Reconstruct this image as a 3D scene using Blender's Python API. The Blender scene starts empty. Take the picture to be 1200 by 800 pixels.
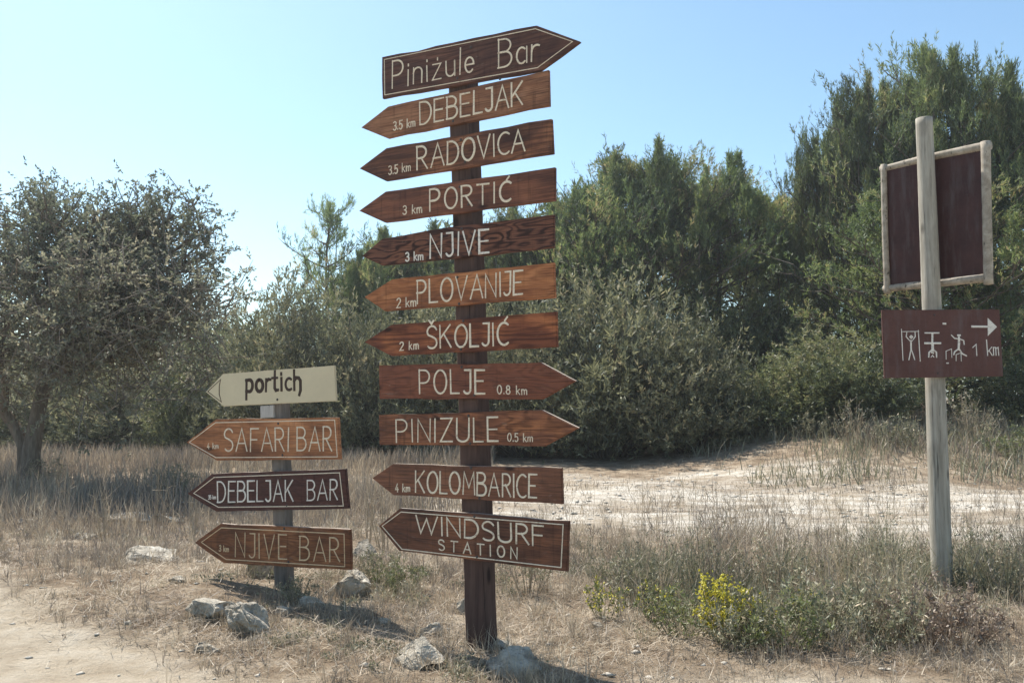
import bpy, bmesh, math, random
import numpy as np
from mathutils import Vector, Matrix

# ------------------------------------------------------------------ camera, sky, sun, exposure
S = bpy.context.scene
COL = S.collection
CAM_H = 1.5
PITCH = math.atan(65 / 1000.0)
F_PX = 1000.0
cam = bpy.data.cameras.new("camera")
cam.sensor_width = 36.0
cam.lens = 36.0 * F_PX / 1200.0
cam.clip_start = 0.05
cam.clip_end = 3000
camo = bpy.data.objects.new("camera", cam)
COL.objects.link(camo)
camo.location = (0, 0, CAM_H)
camo.rotation_euler = (math.pi / 2 + PITCH, 0, 0)
S.camera = camo

SUN_EL = math.radians(55)
SUN_AZ = math.radians(-42)          # clockwise from +Y: behind the signs, to the left
world = bpy.data.worlds.new("World")
S.world = world
world.use_nodes = True
wn = world.node_tree
wn.nodes.clear()
sky = wn.nodes.new("ShaderNodeTexSky")
sky.sky_type = 'NISHITA'
sky.sun_disc = False
sky.sun_elevation = SUN_EL
sky.sun_rotation = SUN_AZ
sky.air_density = 1.0
sky.dust_density = 0.7
sky.ozone_density = 1.0
bg = wn.nodes.new("ShaderNodeBackground")
bg.inputs['Strength'].default_value = 0.10
wo = wn.nodes.new("ShaderNodeOutputWorld")
hue = wn.nodes.new("ShaderNodeMix")
hue.data_type = 'RGBA'; hue.blend_type = 'MULTIPLY'
hue.inputs[0].default_value = 1.0
hue.inputs[7].default_value = (0.87, 1.0, 0.98, 1)
wn.links.new(sky.outputs[0], hue.inputs[6])
wn.links.new(hue.outputs[2], bg.inputs[0])
wn.links.new(bg.outputs[0], wo.inputs[0])

sun = bpy.data.lights.new("sun", 'SUN')
sun.energy = 4.2
sun.angle = math.radians(0.53)
sun.color = (1.0, 0.955, 0.88)
suno = bpy.data.objects.new("sun", sun)
COL.objects.link(suno)
sdir = Vector((math.sin(SUN_AZ) * math.cos(SUN_EL), math.cos(SUN_AZ) * math.cos(SUN_EL), math.sin(SUN_EL)))
suno.rotation_euler = sdir.to_track_quat('Z', 'Y').to_euler()
suno.location = sdir * 60

S.view_settings.view_transform = 'Standard'
S.view_settings.look = 'None'
S.view_settings.exposure = 1.05
S.view_settings.gamma = 1.0
S.view_settings.use_curve_mapping = False
S.render.engine = 'CYCLES'

# ------------------------------------------------------------------ helpers
R3 = Vector((1, 0, 0))
F3 = Vector((0, math.cos(PITCH), math.sin(PITCH)))
U3 = Vector((0, -math.sin(PITCH), math.cos(PITCH)))
C3 = Vector((0, 0, CAM_H))


def ray(u, v):
    return F3 + R3 * ((u - 600) / F_PX) + U3 * ((400 - v) / F_PX)


def on_ground(u, v, z=0.0):
    r = ray(u, v)
    return C3 + r * ((z - CAM_H) / r.z)


def at_depth(u, v, d):
    r = ray(u, v)
    return C3 + r * (d / r.y)


def hit(u, v, p, n):
    r = ray(u, v)
    return C3 + r * ((p - C3).dot(n) / r.dot(n))


def sstep(a, b, x):
    t = np.clip((x - a) / (b - a), 0, 1)
    return t * t * (3 - 2 * t)


_rs = np.random.RandomState(7)
_TAB = _rs.rand(256, 256)


def vnoise(x, y):
    x = np.asarray(x, float); y = np.asarray(y, float)
    xi = np.floor(x).astype(int); yi = np.floor(y).astype(int)
    fx = x - xi; fy = y - yi
    fx = fx * fx * (3 - 2 * fx); fy = fy * fy * (3 - 2 * fy)
    a = _TAB[xi % 256, yi % 256]; b = _TAB[(xi + 1) % 256, yi % 256]
    c = _TAB[xi % 256, (yi + 1) % 256]; d = _TAB[(xi + 1) % 256, (yi + 1) % 256]
    return (a * (1 - fx) + b * fx) * (1 - fy) + (c * (1 - fx) + d * fx) * fy


def fbm(x, y, o=4):
    s = 0; a = 0.5; t = 0
    for i in range(o):
        s = s + a * vnoise(x * 2 ** i + 17.3 * i, y * 2 ** i + 5.1 * i); t += a; a *= 0.5
    return s / t - 0.5


def path_mask(x, y):
    """1 on the pale stony path of the clearing."""
    w = fbm(x * 0.35 + 3, y * 0.35, 4) * 3.2
    near = 9.0 + 0.12 * np.clip(x - 2, -4, 10) * -1 + w * 0.6
    far = 17.0 + w + np.where(x > 2.5, -(x - 2.5) * 0.48, 0)
    isl = sstep(0.02, 0.14, fbm(x * 0.42 + 60, y * 1.0 + 8, 4)) * 0.55
    m = sstep(near - 0.8, near + 0.9, y) * (1 - isl) * (1 - sstep(far - 1.2, far + 1.2, y))
    return m * (0.18 * sstep(-6.5, -3.0, x + w * 0.4) + 0.82 * sstep(-1.9, 0.0, x + w * 0.4))


def pole_foot(x, y):
    """1 away from the grey pole's foot, where the ground is trodden bare"""
    return 1 - 0.8 * np.exp(-((x - 3.25) / 0.35) ** 2 - ((y - 6.25) / 0.55) ** 2)


def track_mask(x, y):
    """1 on the bare dirt track the photographer stands on."""
    w = fbm(x * 0.7 + 9, y * 0.7 + 4, 4) * 1.1
    edge = np.interp(x, [-6, -3.8, -2.7, -1.5, -0.6, 0.3, 1.5, 3.0, 6], [6.9, 6.5, 5.6, 4.85, 4.5, 4.35, 4.5, 4.62, 4.9])
    return 1 - sstep(edge - 0.55, edge + 0.45, y + w)


def gh(x, y):
    x = np.asarray(x, float); y = np.asarray(y, float)
    h = 0.16 * fbm(x * 0.5, y * 0.5, 4) + 0.05 * fbm(x * 2.3 + 4, y * 2.3, 3)
    h = h * (1 - 0.6 * track_mask(x, y)) * (1 - 0.45 * path_mask(x, y))
    h = h + 0.95 * sstep(12.5, 20, y) * sstep(2.6, 8.5, x + 0.1 * (y - 14))
    h = h + 0.10 * sstep(5.0, 6.6, y) * (1 - sstep(8, 10, y)) * sstep(0.5, -2.5, x)
    return h


def set_props(o, label=None, cat=None, group=None, kind=None):
    if label: o['label'] = label
    if cat: o['category'] = cat
    if group: o['group'] = group
    if kind: o['kind'] = kind
    return o


def link(o, parent=None):
    COL.objects.link(o)
    if parent is not None:
        o.parent = parent
    return o


def np_mesh(name, verts, faces, mat, tint=None, smooth=False, mats=None, midx=None):
    """faces: list of int arrays (n,3) or (n,4)"""
    me = bpy.data.meshes.new(name)
    verts = np.asarray(verts, np.float32)
    me.vertices.add(len(verts))
    me.vertices.foreach_set("co", verts.ravel())
    loops = []; starts = []; s = 0
    for f in faces:
        f = np.asarray(f, np.int32)
        if len(f) == 0: continue
        k = f.shape[1]
        loops.append(f.ravel())
        starts.append(s + np.arange(len(f), dtype=np.int32) * k)
        s += f.size
    lo = np.concatenate(loops); st = np.concatenate(starts)
    me.loops.add(len(lo)); me.loops.foreach_set("vertex_index", lo)
    me.polygons.add(len(st)); me.polygons.foreach_set("loop_start", st)
    if smooth:
        me.polygons.foreach_set("use_smooth", np.ones(len(st), bool))
    if tint is not None:
        a = me.attributes.new("tint", 'FLOAT', 'POINT')
        a.data.foreach_set("value", np.asarray(tint, np.float32))
    for m in (mats or [mat]):
        me.materials.append(m)
    if midx is not None:
        me.polygons.foreach_set("material_index", np.asarray(midx, np.int32))
    me.update(calc_edges=True)
    return me


def obj(name, me, parent=None, loc=None):
    o = bpy.data.objects.new(name, me)
    link(o, parent)
    if loc is not None: o.location = loc
    return o


def bm_obj(name, bm, mat, parent=None, smooth=False):
    me = bpy.data.meshes.new(name)
    bm.to_mesh(me); bm.free()
    me.materials.append(mat)
    if smooth:
        for p in me.polygons: p.use_smooth = True
    return obj(name, me, parent)


def empty(name, loc):
    o = bpy.data.objects.new(name, None)
    o.empty_display_size = 0.2
    link(o); o.location = loc
    return o


def unit(a):
    return a / np.maximum(np.linalg.norm(a, axis=-1, keepdims=True), 1e-9)


def tubes_arrays(paths, radii, sides=5):
    """many tapered tubes -> verts, quads"""
    V = []; Q = []; off = 0
    ang = np.arange(sides) * 2 * math.pi / sides
    for P, r in zip(paths, radii):
        P = np.asarray(P, float); r = np.asarray(r, float)
        n = len(P)
        T = unit(np.gradient(P, axis=0))
        ref = np.array([0.31, 0.87, 0.1]) if abs(T[0, 2]) > 0.6 else np.array([0.1, 0.05, 1.0])
        A = unit(np.cross(T, ref)); B = np.cross(T, A)
        ring = P[:, None, :] + r[:, None, None] * (A[:, None, :] * np.cos(ang)[None, :, None] + B[:, None, :] * np.sin(ang)[None, :, None])
        V.append(ring.reshape(-1, 3))
        i = np.arange(n - 1)[:, None] * sides + np.arange(sides)[None, :]
        j = np.arange(n - 1)[:, None] * sides + (np.arange(sides)[None, :] + 1) % sides
        Q.append(np.stack([i, j, j + sides, i + sides], -1).reshape(-1, 4) + off)
        off += n * sides
    return np.concatenate(V), np.concatenate(Q)


# ------------------------------------------------------------------ materials
def new_mat(name):
    m = bpy.data.materials.new(name)
    m.use_nodes = True
    nt = m.node_tree
    nt.nodes.clear()
    out = nt.nodes.new("ShaderNodeOutputMaterial")
    return m, nt, out


def N(nt, t, **kw):
    n = nt.nodes.new(t)
    for k, v in kw.items():
        setattr(n, k, v)
    return n


def ramp(nt, fac, stops):
    r = N(nt, "ShaderNodeValToRGB")
    e = r.color_ramp.elements
    while len(e) < len(stops): e.new(0.5)
    for i, (p, c) in enumerate(stops):
        e[i].position = p
        e[i].color = (*c, 1) if len(c) == 3 else c
    nt.links.new(fac, r.inputs[0])
    return r.outputs[0]


def mix(nt, a, b, fac, mode='MIX'):
    m = N(nt, "ShaderNodeMix", data_type='RGBA', blend_type=mode)
    for sock, val in ((m.inputs[0], fac), (m.inputs[6], a), (m.inputs[7], b)):
        if isinstance(val, (int, float)): sock.default_value = val
        elif isinstance(val, tuple): sock.default_value = (*val, 1)
        else: nt.links.new(val, sock)
    return m.outputs[2]


def noise(nt, co, scale, detail=4, rough=0.55, dist=0.0):
    n = N(nt, "ShaderNodeTexNoise")
    n.inputs['Scale'].default_value = scale
    n.inputs['Detail'].default_value = detail
    n.inputs['Roughness'].default_value = rough
    n.inputs['Distortion'].default_value = dist
    if co is not None: nt.links.new(co, n.inputs['Vector'])
    return n.outputs['Fac']


def mapping(nt, co, sc=(1, 1, 1), loc=(0, 0, 0)):
    m = N(nt, "ShaderNodeMapping")
    m.inputs['Scale'].default_value = sc
    m.inputs['Location'].default_value = loc
    nt.links.new(co, m.inputs[0])
    return m.outputs[0]


def mapr(nt, v, a, b, c, d):
    m = N(nt, "ShaderNodeMapRange")
    for i, x in enumerate((a, b, c, d)): m.inputs[i + 1].default_value = x
    nt.links.new(v, m.inputs[0])
    return m.outputs[0]


def bump(nt, h, s, d=0.01):
    b = N(nt, "ShaderNodeBump")
    b.inputs['Strength'].default_value = s
    b.inputs['Distance'].default_value = d
    nt.links.new(h, b.inputs['Height'])
    return b.outputs[0]


def principled(nt, out, col, rough=0.9, normal=None, spec=0.2):
    p = N(nt, "ShaderNodeBsdfPrincipled")
    if isinstance(col, tuple): p.inputs['Base Color'].default_value = (*col, 1)
    else: nt.links.new(col, p.inputs['Base Color'])
    if isinstance(rough, (int, float)): p.inputs['Roughness'].default_value = rough
    else: nt.links.new(rough, p.inputs['Roughness'])
    p.inputs['Specular IOR Level'].default_value = spec
    if normal is not None: nt.links.new(normal, p.inputs['Normal'])
    nt.links.new(p.outputs[0], out.inputs[0])
    return p


def leaf_mat(name, stops, transl=0.35, var=0.25, rough=0.6, gloss=0.06):
    m, nt, out = new_mat(name)
    at = N(nt, "ShaderNodeAttribute", attribute_name="tint")
    c = ramp(nt, at.outputs['Fac'], stops)
    oi = N(nt, "ShaderNodeObjectInfo")
    k = mapr(nt, oi.outputs['Random'], 0, 1, 1 - var, 1 + var)
    vm = N(nt, "ShaderNodeVectorMath", operation='SCALE')
    nt.links.new(c, vm.inputs[0]); nt.links.new(k, vm.inputs['Scale'])
    d = N(nt, "ShaderNodeBsdfDiffuse"); t = N(nt, "ShaderNodeBsdfTranslucent"); g = N(nt, "ShaderNodeBsdfGlossy")
    g.inputs['Roughness'].default_value = rough
    nt.links.new(vm.outputs[0], d.inputs[0]); nt.links.new(vm.outputs[0], t.inputs[0])
    mx = N(nt, "ShaderNodeMixShader"); mx.inputs[0].default_value = transl
    nt.links.new(d.outputs[0], mx.inputs[1]); nt.links.new(t.outputs[0], mx.inputs[2])
    m2 = N(nt, "ShaderNodeMixShader"); m2.inputs[0].default_value = gloss
    nt.links.new(mx.outputs[0], m2.inputs[1]); nt.links.new(g.outputs[0], m2.inputs[2])
    nt.links.new(m2.outputs[0], out.inputs[0])
    return m


def bark_mat(name, c1, c2):
    m, nt, out = new_mat(name)
    tc = N(nt, "ShaderNodeTexCoord")
    co = mapping(nt, tc.outputs['Object'], (9, 9, 1.6))
    n1 = noise(nt, co, 2.2, 6, 0.65, 0.6)
    n2 = noise(nt, tc.outputs['Object'], 1.1, 3)
    c = ramp(nt, n1, [(0.3, c1), (0.7, c2)])
    c = mix(nt, c, (0.30, 0.28, 0.24), mapr(nt, n2, 0.5, 0.75, 0, 0.5))
    principled(nt, out, c, 0.95, bump(nt, n1, 0.9, 0.03))
    return m


def wood_mat(name, dark, mid, light, grain=0.6, zscale=7.0, seed=0.0, blotch=0.5, warp=0.9, wear=0.25):
    """stained plank: cathedral grain + fine fibres + stain blotches, in the plank's own metres"""
    m, nt, out = new_mat(name)
    tone = lambda q, k: (q[0] * k * 1.02, q[1] * k * 0.84, q[2] * k * 0.68)
    dark, mid, light = tone(dark, 0.82), tone(mid, 1.02), tone(light, 1.22)
    grain = min(1.0, grain * 1.1)
    tc = N(nt, "ShaderNodeTexCoord")
    co = mapping(nt, tc.outputs['Object'], (1, 1, 1), (seed * 3.7, seed, seed * 1.3))
    low = mapping(nt, co, (0.8, 1, 3.2))
    wn_ = N(nt, "ShaderNodeTexNoise")
    wn_.inputs['Scale'].default_value = 2.3; wn_.inputs['Detail'].default_value = 2
    nt.links.new(low, wn_.inputs['Vector'])
    sep = N(nt, "ShaderNodeSeparateXYZ"); nt.links.new(co, sep.inputs[0])
    # ring height = z*scale + warp*noise
    a = N(nt, "ShaderNodeMath", operation='MULTIPLY'); a.inputs[1].default_value = zscale
    nt.links.new(sep.outputs['Z'], a.inputs[0])
    b = N(nt, "ShaderNodeMath", operation='MULTIPLY_ADD'); b.inputs[1].default_value = warp * 6
    nt.links.new(wn_.outputs['Fac'], b.inputs[0]); nt.links.new(a.outputs[0], b.inputs[2])
    pf = N(nt, "ShaderNodeMath", operation='MULTIPLY'); pf.inputs[1].default_value = 13.0
    nt.links.new(b.outputs[0], pf.inputs[0])
    sn = N(nt, "ShaderNodeMath", operation='SINE'); nt.links.new(pf.outputs[0], sn.inputs[0])
    rings = mapr(nt, sn.outputs[0], -1, 1, 0, 1)
    fib = noise(nt, mapping(nt, co, (3.5, 40, 150)), 1.0, 5, 0.7)
    fib2 = noise(nt, mapping(nt, co, (1.6, 30, 38)), 1.0, 4, 0.6)
    blo = noise(nt, mapping(nt, co, (2.2, 3, 5.0)), 1.0, 4, 0.6, 0.4)
    c = ramp(nt, blo, [(0.30, dark), (0.5, mid), (0.72, light)])
    c = mix(nt, mid, c, blotch)
    gsum = N(nt, "ShaderNodeMath", operation='MULTIPLY'); nt.links.new(rings, gsum.inputs[0]); nt.links.new(fib2, gsum.inputs[1])
    gr = mapr(nt, gsum.outputs[0], 0.15, 0.5, 0, grain)
    c = mix(nt, c, dark, gr)
    c = mix(nt, c, tuple(x * 0.45 for x in dark), mapr(nt, fib, 0.48, 0.68, 0, 0.9))
    c = mix(nt, c, tuple(min(1, x * 1.5 + 0.03) for x in light), mapr(nt, fib, 0.42, 0.25, 0, wear))
    runs = noise(nt, mapping(nt, co, (28, 10, 2.2)), 1.0, 4, 0.65)
    c = mix(nt, c, tuple(x * 0.4 for x in dark), mapr(nt, runs, 0.56, 0.74, 0, 0.55))
    # sun-greyed scuffs and dark knots
    scuff = noise(nt, mapping(nt, co, (5, 5, 16)), 1.6, 5, 0.7)
    c = mix(nt, c, (0.26, 0.20, 0.155), mapr(nt, scuff, 0.60, 0.78, 0, 0.55))
    vor = N(nt, "ShaderNodeTexVoronoi"); vor.inputs['Scale'].default_value = 1.0
    nt.links.new(mapping(nt, co, (2.6, 0.4, 6.5)), vor.inputs['Vector'])
    c = mix(nt, c, tuple(x * 0.3 for x in dark), mapr(nt, vor.outputs['Distance'], 0.05, 0.13, 0.9, 0))
    hgt = N(nt, "ShaderNodeMath", operation='ADD'); nt.links.new(fib, hgt.inputs[0]); nt.links.new(rings, hgt.inputs[1])
    rg = mapr(nt, blo, 0.3, 0.7, 0.55, 0.85)
    principled(nt, out, c, rg, bump(nt, hgt.outputs[0], 0.35, 0.004), 0.25)
    return m


def paint_mat(name, col, var=0.25, rough=0.75, scale=14, big=False):
    m, nt, out = new_mat(name)
    tc = N(nt, "ShaderNodeTexCoord")
    n1 = noise(nt, tc.outputs['Object'], scale, 5, 0.7)
    n2 = noise(nt, tc.outputs['Object'], scale * 9, 3, 0.7)
    c = mix(nt, tuple(x * (1 - var) for x in col), col, mapr(nt, n1, 0.35, 0.65, 0, 1))
    c = mix(nt, c, tuple(x * (1 - 1.6 * var) for x in col), mapr(nt, n2, 0.55, 0.75, 0, 0.7))
    if big:
        st = noise(nt, mapping(nt, tc.outputs['Object'], (7, 7, 1.1)), 1.6, 5, 0.7)
        c = mix(nt, c, tuple(x * 0.55 + 0.07 for x in col), mapr(nt, st, 0.5, 0.72, 0, 0.6))
        sc_ = noise(nt, mapping(nt, tc.outputs['Object'], (3, 3, 40)), 2.0, 4, 0.75)
        c = mix(nt, c, tuple(x * 0.5 for x in col), mapr(nt, sc_, 0.60, 0.72, 0, 0.6))
    principled(nt, out, c, rough, bump(nt, n2, 0.15, 0.002), 0.25)
    return m


def letter_mat(name, col, base, wear=0.5):
    """hand painted strokes, thin and rubbed through to the wood in places"""
    m, nt, out = new_mat(name)
    tc = N(nt, "ShaderNodeTexCoord")
    a = noise(nt, mapping(nt, tc.outputs['Object'], (12, 12, 30)), 1.0, 5, 0.75)
    b = noise(nt, mapping(nt, tc.outputs['Object'], (60, 60, 260)), 1.0, 4, 0.8)
    q = N(nt, "ShaderNodeMath", operation='MULTIPLY_ADD'); q.inputs[1].default_value = 0.7
    nt.links.new(b, q.inputs[0]); nt.links.new(a, q.inputs[2])
    c = mix(nt, col, tuple(x * 0.72 for x in col), mapr(nt, b, 0.4, 0.65, 0, 1))
    c = mix(nt, c, base, mapr(nt, q.outputs[0], 0.90, 1.08, 0, wear))
    principled(nt, out, c, 0.85, bump(nt, b, 0.3, 0.001), 0.15)
    return m


def weathered_pole_mat(name, c1, c2, sc=(14, 14, 0.9)):
    m, nt, out = new_mat(name)
    tc = N(nt, "ShaderNodeTexCoord")
    f = noise(nt, mapping(nt, tc.outputs['Object'], sc), 2.4, 6, 0.65, 0.3)
    b = noise(nt, mapping(nt, tc.outputs['Object'], (3, 3, 1.2)), 1.8, 4, 0.6)
    crack = noise(nt, mapping(nt, tc.outputs['Object'], (sc[0] * 3, sc[1] * 3, sc[2] * 1.5)), 2.0, 3, 0.6)
    c = ramp(nt, f, [(0.28, c1), (0.66, c2)])
    c = mix(nt, c, tuple(x * 0.55 for x in c1), mapr(nt, b, 0.52, 0.75, 0, 0.65))
    c = mix(nt, c, tuple(x * 0.25 for x in c1), mapr(nt, crack, 0.60, 0.70, 0, 0.9))
    vor = N(nt, "ShaderNodeTexVoronoi"); vor.inputs['Scale'].default_value = 1.0
    nt.links.new(mapping(nt, tc.outputs['Object'], (6, 6, 2.6)), vor.inputs['Vector'])
    c = mix(nt, c, tuple(x * 0.3 for x in c1), mapr(nt, vor.outputs['Distance'], 0.07, 0.17, 0.85, 0))
    principled(nt, out, c, 0.9, bump(nt, f, 0.5, 0.006), 0.2)
    return m


def rock_mat():
    m, nt, out = new_mat("limestone")
    tc = N(nt, "ShaderNodeTexCoord")
    n1 = noise(nt, tc.outputs['Object'], 5, 7, 0.65)
    n2 = noise(nt, tc.outputs['Object'], 28, 5, 0.7)
    n3 = noise(nt, tc.outputs['Object'], 2.0, 3, 0.6)
    c = ramp(nt, n1, [(0.3, (0.20, 0.17, 0.13)), (0.48, (0.44, 0.39, 0.315)), (0.66, (0.70, 0.64, 0.54))])
    c = mix(nt, c, (0.10, 0.10, 0.095), mapr(nt, n2, 0.55, 0.72, 0, 0.85))
    c = mix(nt, c, (0.34, 0.27, 0.18), mapr(nt, n3, 0.52, 0.72, 0, 0.5))
    h = N(nt, "ShaderNodeMath", operation='ADD'); nt.links.new(n1, h.inputs[0]); nt.links.new(n2, h.inputs[1])
    principled(nt, out, c, 0.95, bump(nt, h.outputs[0], 1.0, 0.035), 0.1)
    return m


def ground_mat():
    m, nt, out = new_mat("dry earth")
    tc = N(nt, "ShaderNodeTexCoord")
    co = tc.outputs['Object']
    pm = N(nt, "ShaderNodeAttribute", attribute_name="path").outputs['Fac']
    tm = N(nt, "ShaderNodeAttribute", attribute_name="track").outputs['Fac']
    big = noise(nt, co, 0.55, 5, 0.6)
    mid = noise(nt, co, 3.2, 6, 0.65)
    fine = noise(nt, co, 26, 6, 0.75)
    grit = noise(nt, co, 110, 3, 0.8)
    soil = ramp(nt, mid, [(0.25, (0.14, 0.10, 0.07)), (0.5, (0.29, 0.225, 0.16)), (0.72, (0.50, 0.42, 0.32))])
    soil = mix(nt, soil, (0.10, 0.085, 0.06), mapr(nt, fine, 0.55, 0.75, 0, 0.7))
    dirt = ramp(nt, mid, [(0.28, (0.36, 0.295, 0.215)), (0.5, (0.50, 0.43, 0.335)), (0.72, (0.60, 0.54, 0.445))])
    dirt = mix(nt, dirt, (0.30, 0.24, 0.17), mapr(nt, fine, 0.56, 0.74, 0, 0.6))
    dirt = mix(nt, dirt, (0.62, 0.58, 0.50), mapr(nt, grit, 0.6, 0.75, 0, 0.7))
    pale = ramp(nt, noise(nt, mapping(nt, co, (0.8, 2.0, 1)), 1.5, 7, 0.7), [(0.30, (0.30, 0.235, 0.165)), (0.44, (0.48, 0.42, 0.34)), (0.58, (0.70, 0.655, 0.58))])
    pale = mix(nt, pale, (0.22, 0.18, 0.13), mapr(nt, fine, 0.50, 0.64, 0, 0.85))
    k = N(nt, "ShaderNodeMath", operation='MULTIPLY_ADD'); k.inputs[1].default_value = 1.5
    nt.links.new(pm, k.inputs[0]); kk = mapr(nt, mid, 0.2, 0.8, -0.55, 0.1); nt.links.new(kk, k.inputs[2])
    kc = N(nt, "ShaderNodeClamp"); nt.links.new(k.outputs[0], kc.inputs[0])
    t = N(nt, "ShaderNodeMath", operation='MULTIPLY_ADD'); t.inputs[1].default_value = 1.6
    nt.links.new(tm, t.inputs[0]); tt = mapr(nt, fine, 0.2, 0.8, -0.6, 0.15); nt.links.new(tt, t.inputs[2])
    tcx = N(nt, "ShaderNodeClamp"); nt.links.new(t.outputs[0], tcx.inputs[0])
    c = mix(nt, soil, pale, kc.outputs[0])
    c = mix(nt, c, dirt, tcx.outputs[0])
    c = mix(nt, c, mix(nt, c, (0.75, 0.68, 0.6), 0.5, 'MULTIPLY'), mapr(nt, big, 0.4, 0.65, 0, 1))
    h = N(nt, "ShaderNodeMath", operation='MULTIPLY_ADD'); h.inputs[1].default_value = 1.5
    nt.links.new(mid, h.inputs[0]); nt.links.new(fine, h.inputs[2])
    h2 = N(nt, "ShaderNodeMath", operation='MULTIPLY_ADD'); h2.inputs[1].default_value = 0.35
    nt.links.new(grit, h2.inputs[0]); nt.links.new(h.outputs[0], h2.inputs[2])
    principled(nt, out, c, 1.0, bump(nt, h2.outputs[0], 1.0, 0.03), 0.05)
    return m


M = {}
M['ground'] = ground_mat()
M['rock'] = rock_mat()
M['bark'] = bark_mat("brown bark", (0.055, 0.042, 0.032), (0.15, 0.12, 0.095))
M['oakbark'] = bark_mat("grey brown bark", (0.10, 0.08, 0.062), (0.26, 0.215, 0.17))
M['pine'] = leaf_mat("pine needles", [(0.0, (0.051, 0.076, 0.029)), (0.5, (0.140, 0.193, 0.060)), (0.85, (0.278, 0.309, 0.103)), (1.0, (0.385, 0.305, 0.141))], 0.5)
M['pinewarm'] = leaf_mat("yellow green pine needles", [(0.0, (0.053, 0.074, 0.026)), (0.5, (0.142, 0.187, 0.059)), (0.85, (0.260, 0.286, 0.101)), (1.0, (0.340, 0.284, 0.132))], 0.5)
M['olive'] = leaf_mat("olive scrub leaves", [(0.0, (0.085, 0.091, 0.048)), (0.5, (0.182, 0.185, 0.094)), (0.85, (0.298, 0.282, 0.154)), (1.0, (0.363, 0.302, 0.177))], 0.4)
M['bush'] = leaf_mat("green bush leaves", [(0.0, (0.064, 0.084, 0.041)), (0.5, (0.168, 0.188, 0.076)), (0.85, (0.283, 0.284, 0.124)), (1.0, (0.327, 0.286, 0.164))], 0.42)
M['oak'] = leaf_mat("oak leaves", [(0.0, (0.080, 0.087, 0.057)), (0.45, (0.164, 0.180, 0.110)), (0.75, (0.267, 0.256, 0.168)), (1.0, (0.352, 0.314, 0.215))], 0.5)
M['straw'] = leaf_mat("dry straw", [(0.0, (0.17, 0.14, 0.115)), (0.35, (0.31, 0.25, 0.18)), (0.75, (0.48, 0.39, 0.275)), (1.0, (0.60, 0.52, 0.39))], 0.3, 0.0)
M['sage'] = leaf_mat("grey green weeds", [(0.0, (0.105, 0.109, 0.064)), (0.5, (0.228, 0.224, 0.130)), (0.8, (0.382, 0.343, 0.230)), (1.0, (0.517, 0.412, 0.277))], 0.35, 0.12)
M['green'] = leaf_mat("fresh green weeds", [(0.0, (0.060, 0.079, 0.028)), (0.5, (0.144, 0.173, 0.055)), (1.0, (0.264, 0.252, 0.099))], 0.4, 0.12)
M['yellow'] = leaf_mat("yellow flowers", [(0.0, (0.42, 0.36, 0.025)), (0.6, (0.66, 0.57, 0.04)), (1.0, (0.72, 0.66, 0.12))], 0.35, 0.0)
M['rust'] = leaf_mat("dead brown leaves", [(0.0, (0.10, 0.065, 0.045)), (0.5, (0.20, 0.14, 0.10)), (1.0, (0.36, 0.29, 0.21))], 0.25, 0.1)

M['post'] = weathered_pole_mat("dark stained post", (0.050, 0.030, 0.026), (0.105, 0.066, 0.054), (11, 11, 0.7))
M['greypost'] = weathered_pole_mat("grey weathered post", (0.10, 0.084, 0.072), (0.20, 0.172, 0.15), (11, 11, 0.7))
M['greyblock'] = weathered_pole_mat("pale grey block", (0.34, 0.31, 0.28), (0.50, 0.46, 0.42), (11, 11, 1.5))
M['pole'] = weathered_pole_mat("bare grey pole", (0.22, 0.195, 0.155), (0.43, 0.39, 0.325))
M['rail'] = weathered_pole_mat("bare pale rail", (0.20, 0.165, 0.125), (0.46, 0.40, 0.325), (6, 6, 6))
M['maroon'] = paint_mat("maroon panel paint", (0.066, 0.027, 0.023), 0.35, 0.55, 6, True)
M['signmaroon'] = paint_mat("maroon sign paint", (0.118, 0.051, 0.041), 0.28, 0.6, 5, True)
M['cream'] = letter_mat("cream hand paint", (0.80, 0.69, 0.53), (0.22, 0.12, 0.08), 0.8)
M['white'] = letter_mat("off white paint", (0.82, 0.76, 0.67), (0.22, 0.13, 0.10), 0.7)
M['tan'] = letter_mat("tan rubbed paint", (0.72, 0.53, 0.33), (0.24, 0.12, 0.07), 0.7)
M['ink'] = paint_mat("dark brown letters", (0.060, 0.036, 0.026), 0.3, 0.7, 30)
M['beige'] = paint_mat("beige board paint", (0.60, 0.51, 0.345), 0.08, 0.65, 4)
M['bleached'] = weathered_pole_mat('sun bleached top edge', (0.30, 0.235, 0.185), (0.50, 0.42, 0.34), (3, 30, 30))  # paler wood for board tops: direct sunlight put into the colour
M['gravel'] = paint_mat('pale gravel', (0.56, 0.51, 0.43), 0.3, 0.95, 3)
M['screw'] = paint_mat("dull screw metal", (0.07, 0.055, 0.05), 0.3, 0.5, 60)

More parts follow.
